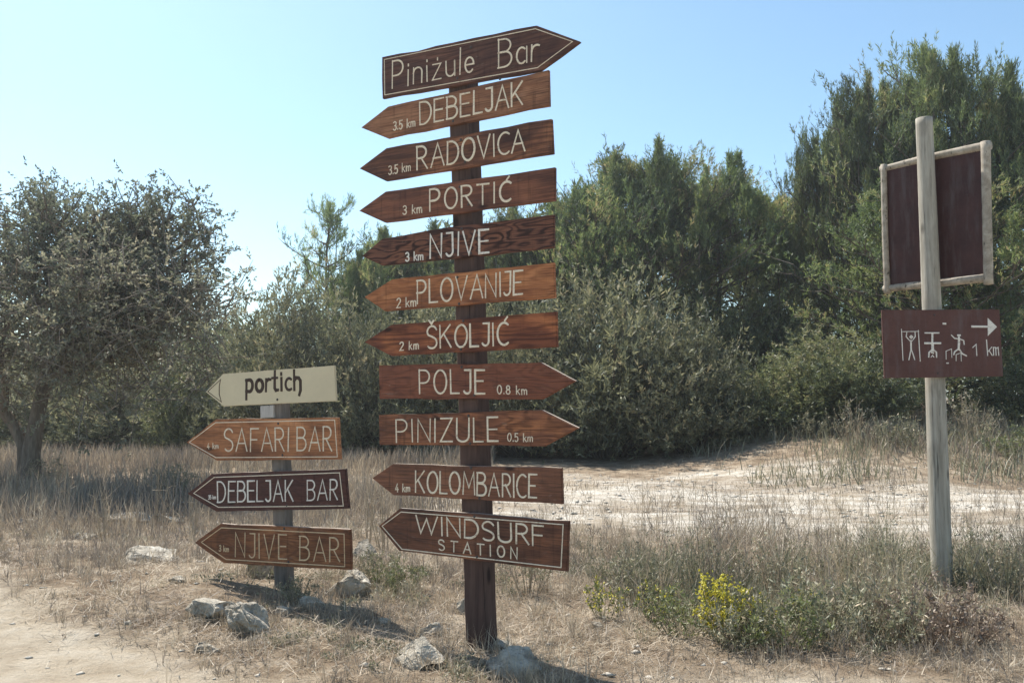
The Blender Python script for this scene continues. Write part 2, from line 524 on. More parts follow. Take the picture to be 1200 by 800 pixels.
# ------------------------------------------------------------------ ground
def build_ground():
    xs = np.concatenate([-np.geomspace(400, 14.5, 26), np.arange(-14, 14.01, 0.10), np.geomspace(14.5, 400, 26)])
    ys = np.concatenate([-np.geomspace(100, 2, 14), np.arange(-1.6, 3.4, 0.4), np.arange(3.5, 10, 0.07), np.arange(10, 26, 0.16), np.geomspace(26.4, 500, 34)])
    X, Y = np.meshgrid(xs, ys)
    Z = gh(X, Y)
    near = (1 - sstep(9, 14, Y))
    Z = Z + near * 0.018 * fbm(X * 7, Y * 7, 3) + 0.03 * path_mask(X, Y) * fbm(X * 1.6, Y * 3.2, 4) * 2.2
    v = np.stack([X, Y, Z], -1).reshape(-1, 3)
    nx, ny = len(xs), len(ys)
    i = (np.arange(ny - 1)[:, None] * nx + np.arange(nx - 1)[None, :])
    q = np.stack([i, i + 1, i + nx + 1, i + nx], -1).reshape(-1, 4)
    me = np_mesh("ground", v, [q], M['ground'], smooth=True)
    for nm, f in (("path", path_mask), ("track", track_mask)):
        a = me.attributes.new(nm, 'FLOAT', 'POINT')
        a.data.foreach_set("value", f(X, Y).astype(np.float32).ravel())
    o = obj("ground", me)
    o['kind'] = 'structure'


build_ground()

def build_haze():  # haze volume added to imitate the milky backlight glare of the lens
    bm = bmesh.new()
    bmesh.ops.create_cube(bm, size=1.0)
    for w in bm.verts:
        w.co = (w.co.x * 820, 200 + w.co.y * 620, 8.0 + w.co.z * 20)
    m, nt, out = new_mat("dusty summer air")
    v = N(nt, "ShaderNodeVolumePrincipled")
    v.inputs['Color'].default_value = (0.93, 0.95, 0.97, 1)
    v.inputs['Density'].default_value = HAZE
    v.inputs['Anisotropy'].default_value = 0.55
    nt.links.new(v.outputs[0], out.inputs['Volume'])
    o = bm_obj("haze", bm, m)
    set_props(o, "thin bright dusty air over the whole clearing", "haze", None, 'stuff')


HAZE = 0.0012
build_haze()

# ------------------------------------------------------------------ vegetation builders
def blades(P, H, W, lean, az, tint, curl=0.5):
    """grass blades: verts (n*5), tris"""
    n = len(P)
    d = np.stack([np.cos(az), np.sin(az), np.zeros(n)], 1)
    s = np.stack([-np.sin(az), np.cos(az), np.zeros(n)], 1)
    rot = np.random.RandomState(n % 1000).rand(n) * 6.283
    s = np.stack([np.cos(rot), np.sin(rot), np.zeros(n)], 1)
    up = np.array([0, 0, 1.0])
    sl = np.sin(lean)[:, None]; cl = np.cos(lean)[:, None]
    mid = P + (d * sl + up * cl) * (H * 0.55)[:, None]
    l2 = np.minimum(lean * (1 + curl) + 0.25 * curl, 2.2)
    tip = mid + (d * np.sin(l2)[:, None] + up * np.cos(l2)[:, None]) * (H * 0.5)[:, None]
    w = (W * 0.5)[:, None]
    V = np.stack([P - s * w, P + s * w, mid - s * w * 0.8, mid + s * w * 0.8, tip], 1).reshape(-1, 3)
    b = np.arange(n)[:, None] * 5
    T = np.concatenate([b + [0, 1, 3], b + [0, 3, 2], b + [2, 3, 4]])
    return V, T, np.repeat(tint, 5)


def scatter(rs, n, x0, x1, y0, y1, ypow=1.0):
    y = y0 + (y1 - y0) * rs.rand(n) ** ypow
    x = x0 + (x1 - x0) * rs.rand(n)
    return x, y


def in_view(x, y, m=1.2):
    return np.abs(x) < 0.60 * y + m


def leaf_quads(P, D, Lh, Wd, tint, rs):
    """leaf = 4-vert rhombus along D"""
    n = len(P)
    r = unit(rs.randn(n, 3))
    s = unit(np.cross(D, r))
    L = Lh[:, None]; W = Wd[:, None] * 0.5
    V = np.stack([P, P + D * L * 0.45 + s * W, P + D * L, P + D * L * 0.45 - s * W], 1).reshape(-1, 3)
    b = np.arange(n)[:, None] * 4
    return V, b + np.array([0, 1, 2, 3]), np.repeat(tint, 4)


def shoots(P, D, L, k, nl, nw, spread, tint, rs):
    """k leaves along each shoot axis. P,D (n,3) L (n)"""
    n = len(P)
    t = rs.rand(n, k)
    base = P[:, None, :] + D[:, None, :] * (t * L[:, None])[..., None]
    q = unit(rs.randn(n, k, 3))
    dirs = unit(D[:, None, :] * (1.0) + q * spread)
    ln = nl * (0.6 + 0.8 * rs.rand(n, k))
    wd = nw * (0.7 + 0.6 * rs.rand(n, k))
    tt = np.clip(tint[:, None] + 0.16 * rs.randn(n, k), 0, 1)
    return leaf_quads(base.reshape(-1, 3), dirs.reshape(-1, 3), ln.ravel(), wd.ravel(), tt.ravel(), rs)


def pine_parts(seed, H=8.0, R=3.0, nl=70, nsh=3600, openness=0.0, spires=30, low=0.05, k=15, nl_=0.135, nw_=0.022):
    rs = np.random.RandomState(seed)
    # trunk
    zt = np.linspace(0, 0.94 * H, 12)
    wob = np.cumsum(rs.randn(12, 2) * 0.055, axis=0)
    tr = np.stack([wob[:, 0], wob[:, 1], zt], 1)
    tr[0, 2] = -0.3
    paths = [tr]; rad = [np.linspace(0.15, 0.02, 12) * (H / 8)]
    SP = []; SD = []; ST = []
    for i in range(nl):
        f = low + (0.96 - low) * ((i + rs.rand()) / nl)
        h = f * H
        prof = max(0.04, 1 - max(0.0, (f - 0.38) / 0.62) ** 2.1) ** 0.6 * (0.72 + 0.28 * min(1, f / 0.3))
        Ln = R * prof * rs.choice([0.6, 0.8, 1.0, 1.12]) * rs.uniform(0.92, 1.06) * (1 - 0.35 * max(0, f - 0.7) / 0.3) + 0.25
        az = i * 2.4 + rs.uniform(-0.5, 0.5)
        ts = np.linspace(0, 1, 7)
        rise = rs.uniform(0.05, 0.35) + 0.12 * f; curl = rs.uniform(0.1, 0.4)
        az2 = az + rs.uniform(-0.5, 0.5) * ts
        c0 = np.array([np.interp(h, zt, tr[:, 0]), np.interp(h, zt, tr[:, 1]), h])
        pts = c0 + np.stack([np.cos(az2) * Ln * ts, np.sin(az2) * Ln * ts, Ln * (rise * ts + curl * ts ** 2)], 1)
        paths.append(pts); rad.append(np.linspace(0.045, 0.008, 7) * (0.6 + 0.6 * (1 - f)))
        ct = rs.choice([0.08, 0.3, 0.5, 0.8]) + rs.uniform(-0.08, 0.08)
        nsub = max(2, int(5 * Ln / R * 1.4))
        for j in range(nsub):
            t0 = rs.uniform(0.3, 1.0)
            p0 = np.array([np.interp(t0, ts, pts[:, a]) for a in range(3)])
            sa = az + rs.choice([-1, 1]) * rs.uniform(0.3, 1.3)
            sl = rs.uniform(0.25, 0.7) * (0.35 + 0.3 * Ln)
            d = np.array([math.cos(sa), math.sin(sa), rs.uniform(0.2, 0.9)])
            e = p0 + d * sl
            paths.append(np.array([p0, (p0 + e) / 2 + [0, 0, -0.03], e])); rad.append(np.array([0.018, 0.012, 0.006]))
            ns = max(2, int(nsh / (nl * nsub) * (0.8 + 1.5 * max(0.0, f - 0.55) * (1 - openness))))
            tt = rs.rand(ns) ** 0.6
            P = p0 + (e - p0) * tt[:, None] + rs.randn(ns, 3) * (0.10 + 0.10 * (1 - openness))
            SP.append(P)
            SD.append(unit(np.array([math.cos(sa), math.sin(sa), 0]) * 0.35 + np.array([0, 0, 0.95]) + rs.randn(ns, 3) * 0.32))
            ST.append(np.full(ns, ct) + rs.uniform(-0.15, 0.15) + 0.12 * rs.randn(ns))
    for s in range(spires):
        a = rs.rand() * 6.283; f = rs.uniform(0.55, 0.93)
        rr = R * (1 - max(0.0, (f - 0.38) / 0.62) ** 2.1) ** 0.6 * rs.uniform(0.2, 0.9)
        b = np.array([math.cos(a) * rr, math.sin(a) * rr, f * H + 0.1])
        ln = rs.uniform(0.6, 1.5) * (H / 8)
        if s == 0: b = np.array([tr[-1, 0], tr[-1, 1], 0.9 * H]); ln = 0.1 * H
        e = b + np.array([rs.uniform(-.1, .1), rs.uniform(-.1, .1), ln])
        paths.append(np.array([b - [0, 0, 0.5], (b + e) / 2, e])); rad.append(np.array([0.025, 0.016, 0.006]))
        ns = 170 if not openness else 40
        t = rs.rand(ns) ** 1.15
        P = b + (e - b) * t[:, None] + rs.randn(ns, 3) * np.array([0.19, 0.19, 0.04]) * (1.08 - t)[:, None]
        SP.append(P); SD.append(unit(np.array([0, 0, 1.0]) + rs.randn(ns, 3) * 0.26))
        ST.append(np.full(ns, rs.uniform(0.3, 0.7)) + 0.1 * rs.randn(ns))
    SP = np.concatenate(SP); SD = np.concatenate(SD); ST = np.concatenate(ST)
    L = 0.20 + 0.18 * rs.rand(len(SP))
    V, Q, T = shoots(SP, SD, L, k, nl_, nw_, 0.75, np.clip(ST, 0, 1), rs)
    tv, tq = tubes_arrays(paths, rad, 5)
    return (V, Q, T), (tv, tq)


def bush_parts(seed, H=3.5, R=2.2, nst=76, nsh=3900, k=12, nl_=0.12, nw_=0.03, spread=0.9, updir=0.6):
    rs = np.random.RandomState(seed)
    paths = []; rad = []; SP = []; SD = []; ST = []
    per = int(nsh / nst)
    for i in range(nst):
        az = rs.rand() * 6.283
        el = math.asin(rs.uniform(0.02, 1.0))
        q = rs.uniform(0.66, 1.03)
        e = np.array([math.cos(az) * math.cos(el) * R * q, math.sin(az) * math.cos(el) * R * q, (0.10 + 0.90 * math.sin(el)) * H * q])
        b = np.array([math.cos(az) * 0.25, math.sin(az) * 0.25, -0.15])
        ts = np.linspace(0, 1, 6)
        mid = b * 0.5 + e * 0.5 + np.array([0, 0, 0.12 * H])
        pts = ((1 - ts) ** 2)[:, None] * b + (2 * ts * (1 - ts))[:, None] * mid + (ts ** 2)[:, None] * e
        paths.append(pts); rad.append(np.linspace(0.035, 0.005, 6))
        ct = rs.uniform(0.05, 0.85)
        t = 1 - rs.rand(per) ** 1.5 * 0.75
        P = np.stack([np.interp(t, ts, pts[:, a]) for a in range(3)], 1)
        P = P + rs.randn(per, 3) * np.array([0.26, 0.26, 0.22]) * (R / 2.2) * (0.5 + 0.6 * t)[:, None]
        od = unit(e - np.array([0, 0, 0.3 * H]))
        SP.append(P); SD.append(unit(od * 0.7 + np.array([0, 0, updir]) + rs.randn(per, 3) * 0.4))
        ST.append(ct + 0.14 * rs.randn(per))
    SP = np.concatenate(SP); SD = np.concatenate(SD); ST = np.clip(np.concatenate(ST), 0, 1)
    ok = SP[:, 2] > 0.02
    SP, SD, ST = SP[ok], SD[ok], ST[ok]
    L = 0.18 + 0.2 * rs.rand(len(SP))
    V, Q, T = shoots(SP, SD, L, k, nl_, nw_, spread, ST, rs)
    tv, tq = tubes_arrays(paths, rad, 4)
    return (V, Q, T), (tv, tq)


def plant_meshes(nm, parts, leafmat, barkmat):
    (V, Q, T), (tv, tq) = parts
    return (np_mesh(nm + "_crown", V, [Q], leafmat, T), np_mesh(nm + "_trunk", tv, [tq], barkmat, smooth=True))


def plant(kind, meshes, loc, scale, rz, label, cat, group, names=("crown", "trunk")):
    e = empty(kind, loc)
    e.rotation_euler = (0, 0, rz)
    set_props(e, label, cat, group)
    for nm, me in zip(names, meshes):
        o = bpy.data.objects.new(nm, me)
        link(o, e)
        o.scale = scale
    return e


# ------------------------------------------------------------------ background trees
pineA = plant_meshes("pine_a", pine_parts(11, nl=74, nsh=4200), M['pine'], M['bark'])
pineB = plant_meshes("pine_b", pine_parts(23, nl=66, nsh=4000, spires=34), M['pine'], M['bark'])
pineC = plant_meshes("pine_c", pine_parts(37, nl=80, nsh=4400, spires=38, R=3.3), M['pine'], M['bark'])
pineW = plant_meshes('pine_w', pine_parts(61, nl=78, nsh=4400, spires=40, R=3.3), M['pinewarm'], M['bark'])
pineV = plant_meshes('pine_v', pine_parts(67, nl=70, nsh=4200, spires=44), M['pinewarm'], M['bark'])
pineS = plant_meshes("pine_s", pine_parts(51, R=1.7, nl=34, nsh=900, openness=0.8, spires=4, low=0.22, k=14, nl_=0.17), M['pine'], M['bark'])
scrubA = plant_meshes("scrub_a", bush_parts(5), M['olive'], M['bark'])
scrubB = plant_meshes("scrub_b", bush_parts(6, nst=84, nsh=4000), M['olive'], M['bark'])
bushA = plant_meshes("bush_a", bush_parts(8, nl_=0.11, nw_=0.036), M['bush'], M['bark'])
bushB = plant_meshes("bush_b", bush_parts(9, nst=66, nsh=3600), M['bush'], M['bark'])


def tree_at(kind, meshes, u, vtop, d, wpx, H0, R0, label, cat, group, rz=None):
    x = (u - 600) / F_PX * d
    top = at_depth(u, vtop, d)
    g = float(gh(x, d))
    co = np.empty(len(meshes[0].vertices) * 3, np.float32); meshes[0].vertices.foreach_get("co", co)
    co = co.reshape(-1, 3)
    H0 = float(np.percentile(co[:, 2], 99.85)); R0 = float(np.percentile(np.hypot(co[:, 0], co[:, 1]), 96))
    sz = (top.z - g) / H0
    sx = (wpx * 0.5 / F_PX * d) / R0
    rz = rz if rz is not None else (u * 1.7 + d) % 6.28
    return plant(kind, meshes, (x, d, g), (sx, sx, sz), rz, label, cat, group)


GP = "pines closing the far side of the clearing"
GB = "bushes along the foot of the pines"
for a in [
    (pineW, 1125, 52, 22.5, 225, "tallest pine, at the right edge behind the framed maroon panel"),
    (pineV, 1030, 90, 23.5, 150, "second tallest pine, just left of the grey pole's top"),
    (pineW, 1225, 105, 21.5, 215, "dense pine cut by the right edge of the photo"),
    (pineV, 972, 160, 25.0, 110, "pine stepping down on the left shoulder of the tall right group"),
    (pineC, 1085, 215, 20.5, 260, "lower dark pine filling in behind the maroon pictogram board"),
    (pineC, 757, 176, 25.5, 215, "highest pine of the middle row, right of the tall signpost"),
    (pineB, 846, 190, 26.5, 205, "pine with bristly top at the right half of the middle row"),
    (pineA, 688, 212, 24.5, 195, "pine just right of the PORTIĆ and NJIVE boards"),
    (pineW, 915, 225, 28.0, 170, "low pine in the dip between the middle row and the tall right group"),
    (pineB, 622, 232, 26.0, 190, "pine mostly hidden behind the right ends of the arrow boards"),
    (pineC, 552, 262, 27.5, 190, "pine hidden behind the middle of the tall signpost"),
    (pineA, 470, 272, 27.0, 150, "pine rising behind the left tips of the PORTIĆ and NJIVE boards"),
    (pineB, 424, 290, 25.0, 110, "small dark pine directly right of the thin open pine"),
]:
    tree_at("pine_tree", a[0], a[1], a[2], a[3], a[4], 8.35, 3.0, a[5], "pine", GP)
tree_at("pine_tree", pineS, 383, 228, 26.0, 112, 8.35, 1.9, "thin open pine with sky showing through, left of the tall signpost", "pine", GP)
for a in [
    ("scrub_bush", scrubA, 335, 322, 22.5, 190, "pale olive bush behind the small beige arrow board"),
    ("leafy_bush", bushB, 272, 362, 29.0, 170, "fresh green bush far back where the sky comes lowest"),
    ("scrub_bush", scrubB, 432, 345, 21.5, 180, "olive bush in the gap between the two brown signposts"),
    ("scrub_bush", scrubA, 522, 335, 22.5, 190, "olive bush behind the left half of the PLOVANIJE board"),
    ("scrub_bush", scrubB, 618, 335, 21.5, 200, "grey olive bush behind the right half of the ŠKOLJIĆ board"),
    ("scrub_bush", scrubA, 715, 318, 21.0, 230, "large grey brown bush right of the POLJE arrow tip"),
    ("scrub_bush", scrubB, 806, 368, 20.0, 180, "brownish olive bush in the middle of the dark tree foot"),
    ("leafy_bush", bushA, 905, 415, 20.0, 150, "low rounded bush at the right end of the shaded tree foot"),
    ("leafy_bush", bushB, 992, 385, 19.5, 190, "broad sunlit bush left of the grey pole"),
    ("leafy_bush", bushA, 900, 330, 24.0, 190, "taller dark green bush behind the low rounded one"),
    ("leafy_bush", bushA, 1195, 415, 19.0, 150, "dark bush right of the grey pole at the photo's edge"),
    ("leafy_bush", bushA, 226, 398, 23.0, 110, "small dark bush left of the small beige arrow board"),
    ("scrub_bush", scrubB, 128, 412, 25.0, 190, "grey bush in the shade behind the leaning oak"),
    ("scrub_bush", scrubA, 10, 425, 25.0, 190, "grey bush behind the oak at the left edge of the photo"),
]:
    tree_at(a[0], a[1], a[2], a[3], a[4], a[5], 3.75, 2.3, a[6], "bush", GB)


def far_wood():
    rs = np.random.RandomState(3)
    n = 9000
    x = rs.uniform(-46, 46, n); y = rs.uniform(33, 44, n)
    top = 4.0 + 2.2 * fbm(x * 0.3, y * 0.3, 3) * 2 + sstep(-9, -3, x) * 4.2
    z = top * rs.rand(n) ** 0.7
    P = np.stack([x, y, z], 1) + rs.randn(n, 3) * 0.3
    D = unit(np.array([0, -0.2, 1.0]) + rs.randn(n, 3) * 0.5)
    V, Q, T = shoots(P, D, np.full(n, 0.7), 12, 0.42, 0.12, 1.0, np.clip(0.35 + fbm(x, z, 3) * 1.6, 0, 1), rs)
    o = obj("far_woodland", np_mesh("far_woodland", V, [Q], M['bush'], T))
    set_props(o, "far mass of evergreen woodland behind the pines", "woodland", None, 'stuff')


far_wood()


# ------------------------------------------------------------------ the oak on the left
def build_oak():
    rs = np.random.RandomState(77)
    d = 14.2
    base = Vector(((40 - 600) / F_PX * d, d, 0)); base.z = float(gh(base.x, d))
    e = empty("oak_tree", base)
    set_props(e, "wide grey brown oak with two stems and a half bare crown, left", "oak")

    def W(u, v, dd=0.0):
        p = at_depth(u, v, d + dd) - base
        return np.array([p.x, p.y, p.z])
    paths = []; rad = []
    main = np.array([[0, 0, -0.3], W(36, 530), W(45, 480), W(56, 432, 0.2), W(62, 385, 0.4), W(82, 340, 0.5), W(104, 295, 0.4)])
    paths.append(main); rad.append(np.array([0.22, 0.15, 0.12, 0.105, 0.09, 0.065, 0.04]))
    left = np.array([[-0.05, 0, -0.2], W(28, 522), W(15, 495), W(-8, 468, -0.3), W(-50, 420, -0.5), W(-100, 360, -0.6)])
    paths.append(left); rad.append(np.array([0.14, 0.11, 0.10, 0.09, 0.075, 0.05]))
    ends = []
    limbs = [(main, 0.5, (140, 400, -1.0)), (main, 0.45, (215, 352, -0.6)), (main, 0.6, (205, 290, 0.2)), (main, 0.7, (150, 225, 0.5)), (main, 0.75, (70, 220, 1.0)),
             (main, 0.55, (10, 300, -1.2)), (main, 0.65, (-30, 230, 0.8)), (main, 0.5, (100, 330, -2.0)), (main, 0.6, (180, 250, 1.5)), (left, 0.6, (-60, 320, -1)),
             (left, 0.5, (0, 370, -1.8)), (main, 0.6, (235, 235, 0.0)), (main, 0.85, (105, 205, 0.1)), (left, 0.8, (-120, 260, 0.6)), (main, 0.42, (190, 420, 0.9)),
             (main, 0.5, (60, 410, -2.3)), (main, 0.66, (240, 310, -0.4)), (main, 0.72, (20, 245, -0.6)), (main, 0.78, (225, 215, 0.3)), (main, 0.8, (190, 203, -0.4)), (main, 0.8, (150, 200, 0.9)), (main, 0.62, (255, 268, 0.5)), (main, 0.55, (262, 335, 0.1)),
             (main, 0.5, (240, 395, 0.8)), (main, 0.75, (35, 215, -0.2)), (main, 0.68, (215, 262, -1.0)), (main, 0.45, (120, 440, 1.2))]
    for P0, t, (u, v, dd) in limbs:
        ts = np.linspace(0, 1, len(P0))
        s = np.array([np.interp(t, ts, P0[:, a]) for a in range(3)])
        en = W(112 + (u - 105) * 0.86, 345 + (v - 345) * 0.66, dd * 0.8)
        q = np.linspace(0, 1, 8)
        pts = s + (en - s) * q[:, None] + np.array([0, 0, 1]) * (np.sin(q * math.pi) * rs.uniform(-0.1, 0.2))[:, None] + np.cumsum(rs.randn(8, 3) * 0.05, 0) * q[:, None]
        paths.append(pts); rad.append(np.linspace(0.085, 0.02, 8))
        ends.append((pts, s))
    tips = []
    zcap = W(100, 192)[2]
    for pts, s in ends:
        q = np.linspace(0, 1, 8)
        for j in range(13):
            t = rs.uniform(0.3, 1.0)
            p0 = np.array([np.interp(t, q, pts[:, a]) for a in range(3)])
            dr = unit(unit(pts[-1] - pts[0]) * 0.7 + rs.randn(3) * 0.65 + np.array([0, 0, 0.15]))
            ln = rs.uniform(0.35, 0.95)
            e1 = p0 + dr * ln + np.array([0, 0, rs.uniform(-0.2, 0.2)])
            e1[2] = min(e1[2], zcap - 0.25 * rs.rand())
            mid = (p0 + e1) / 2 + rs.randn(3) * 0.07
            paths.append(np.array([p0, mid, e1])); rad.append(np.array([0.022, 0.014, 0.007]))
            for m in range(6):
                tt = rs.uniform(0.25, 1.0)
                p1 = p0 + (e1 - p0) * tt
                d2 = unit(dr * 0.6 + rs.randn(3) * 0.7)
                e2 = p1 + d2 * rs.uniform(0.2, 0.6)
                e2[2] = min(e2[2], zcap + 0.25 * rs.rand())
                paths.append(np.array([p1, (p1 + e2) / 2 + rs.randn(3) * 0.03, e2])); rad.append(np.array([0.010, 0.007, 0.004]))
                tips.append((p1, e2))
    # hanging bare twigs in the lower, dry half
    sprays = []
    for i in range(900):
        u = rs.uniform(-60, 268); v = 285 + 195 * rs.rand()
        if ((u - 105) / 172.0) ** 2 + ((v - 385) / 100.0) ** 2 > 1.0 + 0.5 * float(fbm(u * 0.03, v * 0.03, 3)): continue
        p = W(u, v, rs.uniform(-2.3, 2.3))
        dr = unit(rs.randn(3) * 0.8 + np.array([0, 0, 0.4]))
        e2 = p + dr * rs.uniform(0.4, 1.0); sprays.append((p, e2))
        paths.append(np.array([p, (p + e2) / 2 + rs.randn(3) * 0.06, e2])); rad.append(np.array([0.010, 0.007, 0.003]))
    tv, tq = tubes_arrays(paths, rad, 5)
    obj("trunk", np_mesh("oak_trunk", tv, [tq], M['oakbark'], smooth=True), e)
    SP = []; SD = []; ST = []
    zmid = W(0, 330)[2]
    for p1, e2 in tips:
        ns = rs.randint(2, 6)
        t = rs.uniform(0.2, 1.1, ns)
        P = p1 + (e2 - p1) * t[:, None] + rs.randn(ns, 3) * 0.08
        SP.append(P); SD.append(unit(unit(e2 - p1) + rs.randn(ns, 3) * 0.6))
        low = 1.0 if p1[2] < zmid else 0.0
        ST.append(np.clip(0.30 + 0.42 * low + 0.12 * rs.randn(ns) + rs.uniform(-0.12, 0.12), 0, 1))
    SP = np.concatenate(SP); SD = np.concatenate(SD); ST = np.concatenate(ST)
    # dry, fine, brownish inner sprays filling the lower crown
    n = 0
    u = rs.uniform(-60, 272, n); v = 300 + 178 * rs.rand(n) ** 0.9
    for p, e2 in sprays:
        ns = rs.randint(2, 5)
        t = rs.uniform(0.25, 1.05, ns)
        SP = np.concatenate([SP, p + (e2 - p) * t[:, None] + rs.randn(ns, 3) * 0.05])
        SD = np.concatenate([SD, unit(unit(e2 - p) + rs.randn(ns, 3) * 0.6)])
        ST = np.concatenate([ST, np.clip(rs.uniform(0.45, 0.95) + 0.1 * rs.randn(ns), 0, 1)])
    L = 0.14 + 0.14 * rs.rand(len(SP))
    V, Q, T = shoots(SP, SD, L, 13, 0.058, 0.027, 1.0, ST, rs)
    obj("crown", np_mesh("oak_crown", V, [Q], M['oak'], T), e)


build_oak()

# ------------------------------------------------------------------ grass
def grass_object(name, P, H, W, lean, az, tint, mat, label, cat, curl=0.5):
    V, T, t = blades(P, H, W, lean, az, tint, curl)
    o = obj(name, np_mesh(name, V, [T], mat, t))
    set_props(o, label, cat, None, 'stuff')


def build_grass():
    rs = np.random.RandomState(21)
    # verge: tufts of dry grass, blades fanning out of each tuft
    nt_ = 15500
    x, y = scatter(rs, nt_, -7.5, 7.5, 4.3, 10.4)
    den = np.clip(0.50 + 1.9 * fbm(x * 0.9, y * 0.9, 4), 0.06, 1) * (1 - 0.995 * track_mask(x, y)) * (1 - 0.93 * path_mask(x, y))
    ok = (rs.rand(nt_) < den) & in_view(x, y)
    x, y = x[ok], y[ok]
    tall = np.clip(0.5 + 1.9 * fbm(x * 0.8 + 31, y * 0.8 + 3, 3), 0.12, 1.3) * (0.45 + 0.55 * sstep(4.8, 6.6, y)) * np.where(x < -0.5, 0.72, 1.0)
    th = (0.07 + 0.22 * rs.rand(len(x)) ** 1.6) * (0.45 + 0.9 * tall) * pole_foot(x, y)
    tti = np.clip(0.45 + 1.1 * fbm(x * 1.3 + 8, y * 1.3, 3) + 0.16 * rs.randn(len(x)), 0, 1)
    tlean = rs.uniform(0.35, 1.0, len(x))
    nb = rs.randint(7, 30, len(x))
    ii = np.repeat(np.arange(len(x)), nb); n = len(ii)
    r = 0.012 + 0.03 * rs.rand(n); az = rs.rand(n) * 6.283
    px, py = x[ii] + np.cos(az) * r, y[ii] + np.sin(az) * r
    P = np.stack([px, py, gh(px, py) - 0.01], 1)
    H = th[ii] * rs.uniform(0.35, 1.15, n)
    grass_object("dry_grass", P, H, 0.0022 + 0.0024 * rs.rand(n), np.abs(rs.randn(n)) * tlean[ii], az + rs.randn(n) * 0.6, np.clip(tti[ii] + 0.18 * rs.randn(n), 0, 1), M['straw'], "short tufts of dry straw coloured grass on the verge around the signposts", "grass")
    # dry branching forbs: crooked thin stems with side twigs
    n = 11500
    x, y = scatter(rs, n, -7.6, 7.2, 4.5, 12.5)
    den = np.clip(0.35 + 1.7 * fbm(x * 0.8 + 70, y * 0.8 + 11, 3), 0.02, 1) * (1 - track_mask(x, y)) * (1 - 0.95 * path_mask(x, y))
    ok = (rs.rand(n) < den) & in_view(x, y)
    x, y = x[ok], y[ok]; n = len(x)
    k = 13
    h = (0.10 + 0.30 * rs.rand(n) ** 1.5) * (0.45 + 0.75 * sstep(4.8, 6.8, y)) * (0.8 + 0.85 * sstep(0.2, 1.5, x)) * (1 + 0.8 * sstep(7.8, 9.5, y) * sstep(0.5, -1.5, x)) * pole_foot(x, y)
    b = np.stack([x, y, gh(x, y) - 0.01], 1)
    ax = unit(np.stack([rs.randn(n) * 0.3, rs.randn(n) * 0.3, np.ones(n)], 1))
    t = np.sort(rs.rand(n, k) * 0.75, axis=1)
    P = b[:, None] + ax[:, None] * (t * h[:, None])[..., None]
    az = rs.rand(n, k) * 6.283
    lean = 0.25 + 0.8 * rs.rand(n, k); lean[:, 0] = 0.08
    Hs = h[:, None] * (1 - t) * rs.uniform(0.3, 0.9, (n, k)); Hs[:, 0] = h
    P[:, 0] = b
    ti = np.repeat(np.clip(0.32 + 0.3 * rs.randn(n), 0, 1), k)
    grass_object("dry_forbs", P.reshape(-1, 3), Hs.ravel(), np.full(n * k, 0.0042), lean.ravel(), az.ravel(), ti, M['straw'], "dead branching stems of last spring's wild flowers", "dry plants", -0.3)
    # flattened litter
    n = 230000
    x, y = scatter(rs, n, -7, 7, 4.2, 10)
    den = np.clip(0.5 + 1.8 * fbm(x * 1.1 + 50, y * 1.1, 4), 0.04, 1) * (1 - 0.95 * track_mask(x, y)) * (1 - 0.9 * path_mask(x, y))
    ok = (rs.rand(n) < den) & in_view(x, y)
    x, y = x[ok], y[ok]; n = len(x)
    P = np.stack([x, y, gh(x, y) + 0.004 + 0.035 * rs.rand(n) ** 2], 1)
    grass_object("straw_litter", P, 0.03 + 0.11 * rs.rand(n), 0.0026 + 0.003 * rs.rand(n), 1.1 + 0.5 * rs.rand(n), rs.rand(n) * 6.28, np.clip(0.45 + 0.9 * fbm(x * 2, y * 2, 3) + 0.24 * rs.randn(n), 0, 1), M['straw'], "flattened dead straw and twigs lying between the stones", "straw", 0.1)
    # grey green weeds in separate clumps of very different height
    nt_ = 9000
    x, y = scatter(rs, nt_, -6.5, 7, 4.7, 9.8)
    right = sstep(0.2, 1.5, x)
    mound = np.exp(-((y - 6.5) / 1.3) ** 2)
    den = np.clip(-0.10 + 1.7 * fbm(x * 0.9 + 12, y * 0.9 + 40, 4) + 0.55 * right * mound + 0.20 * np.exp(-((x + 1.2) / 0.7) ** 2) * mound, 0, 1) * (1 - track_mask(x, y)) * (1 - path_mask(x, y))
    ok = (rs.rand(nt_) < den) & in_view(x, y)
    x, y = x[ok], y[ok]
    r2 = sstep(0.2, 1.4, x) * np.exp(-((y - 6.6) / 1.35) ** 2)
    big = np.clip(0.5 + 2.2 * fbm(x * 1.5 + 3, y * 1.5 + 60, 3), 0.1, 1.4)
    th = (0.06 + 0.30 * rs.rand(len(x)) ** 1.5) * (0.35 + 1.55 * r2) * (0.45 + 0.85 * big) * pole_foot(x, y)
    tti = np.clip(0.5 + 1.3 * fbm(x * 1.1 + 41, y * 1.1, 3) + 0.2 * rs.randn(len(x)), 0, 1)
    nb = rs.randint(10, 40, len(x))
    ii = np.repeat(np.arange(len(x)), nb); n = len(ii)
    r = 0.02 + 0.05 * rs.rand(n); az = rs.rand(n) * 6.283
    px, py = x[ii] + np.cos(az) * r, y[ii] + np.sin(az) * r
    P = np.stack([px, py, gh(px, py) - 0.01], 1)
    H = th[ii] * rs.uniform(0.35, 1.2, n)
    tint = np.clip(tti[ii] + 0.16 * rs.randn(n), 0, 1)
    grass_object("green_weeds", P, H, 0.0026 + 0.0032 * rs.rand(n), np.abs(rs.randn(n)) * 0.55, az + rs.randn(n) * 0.7, tint, M['sage'], "low grey green weeds growing through the dry grass", "weeds", 0.4)
    k = rs.rand(n) < 0.7
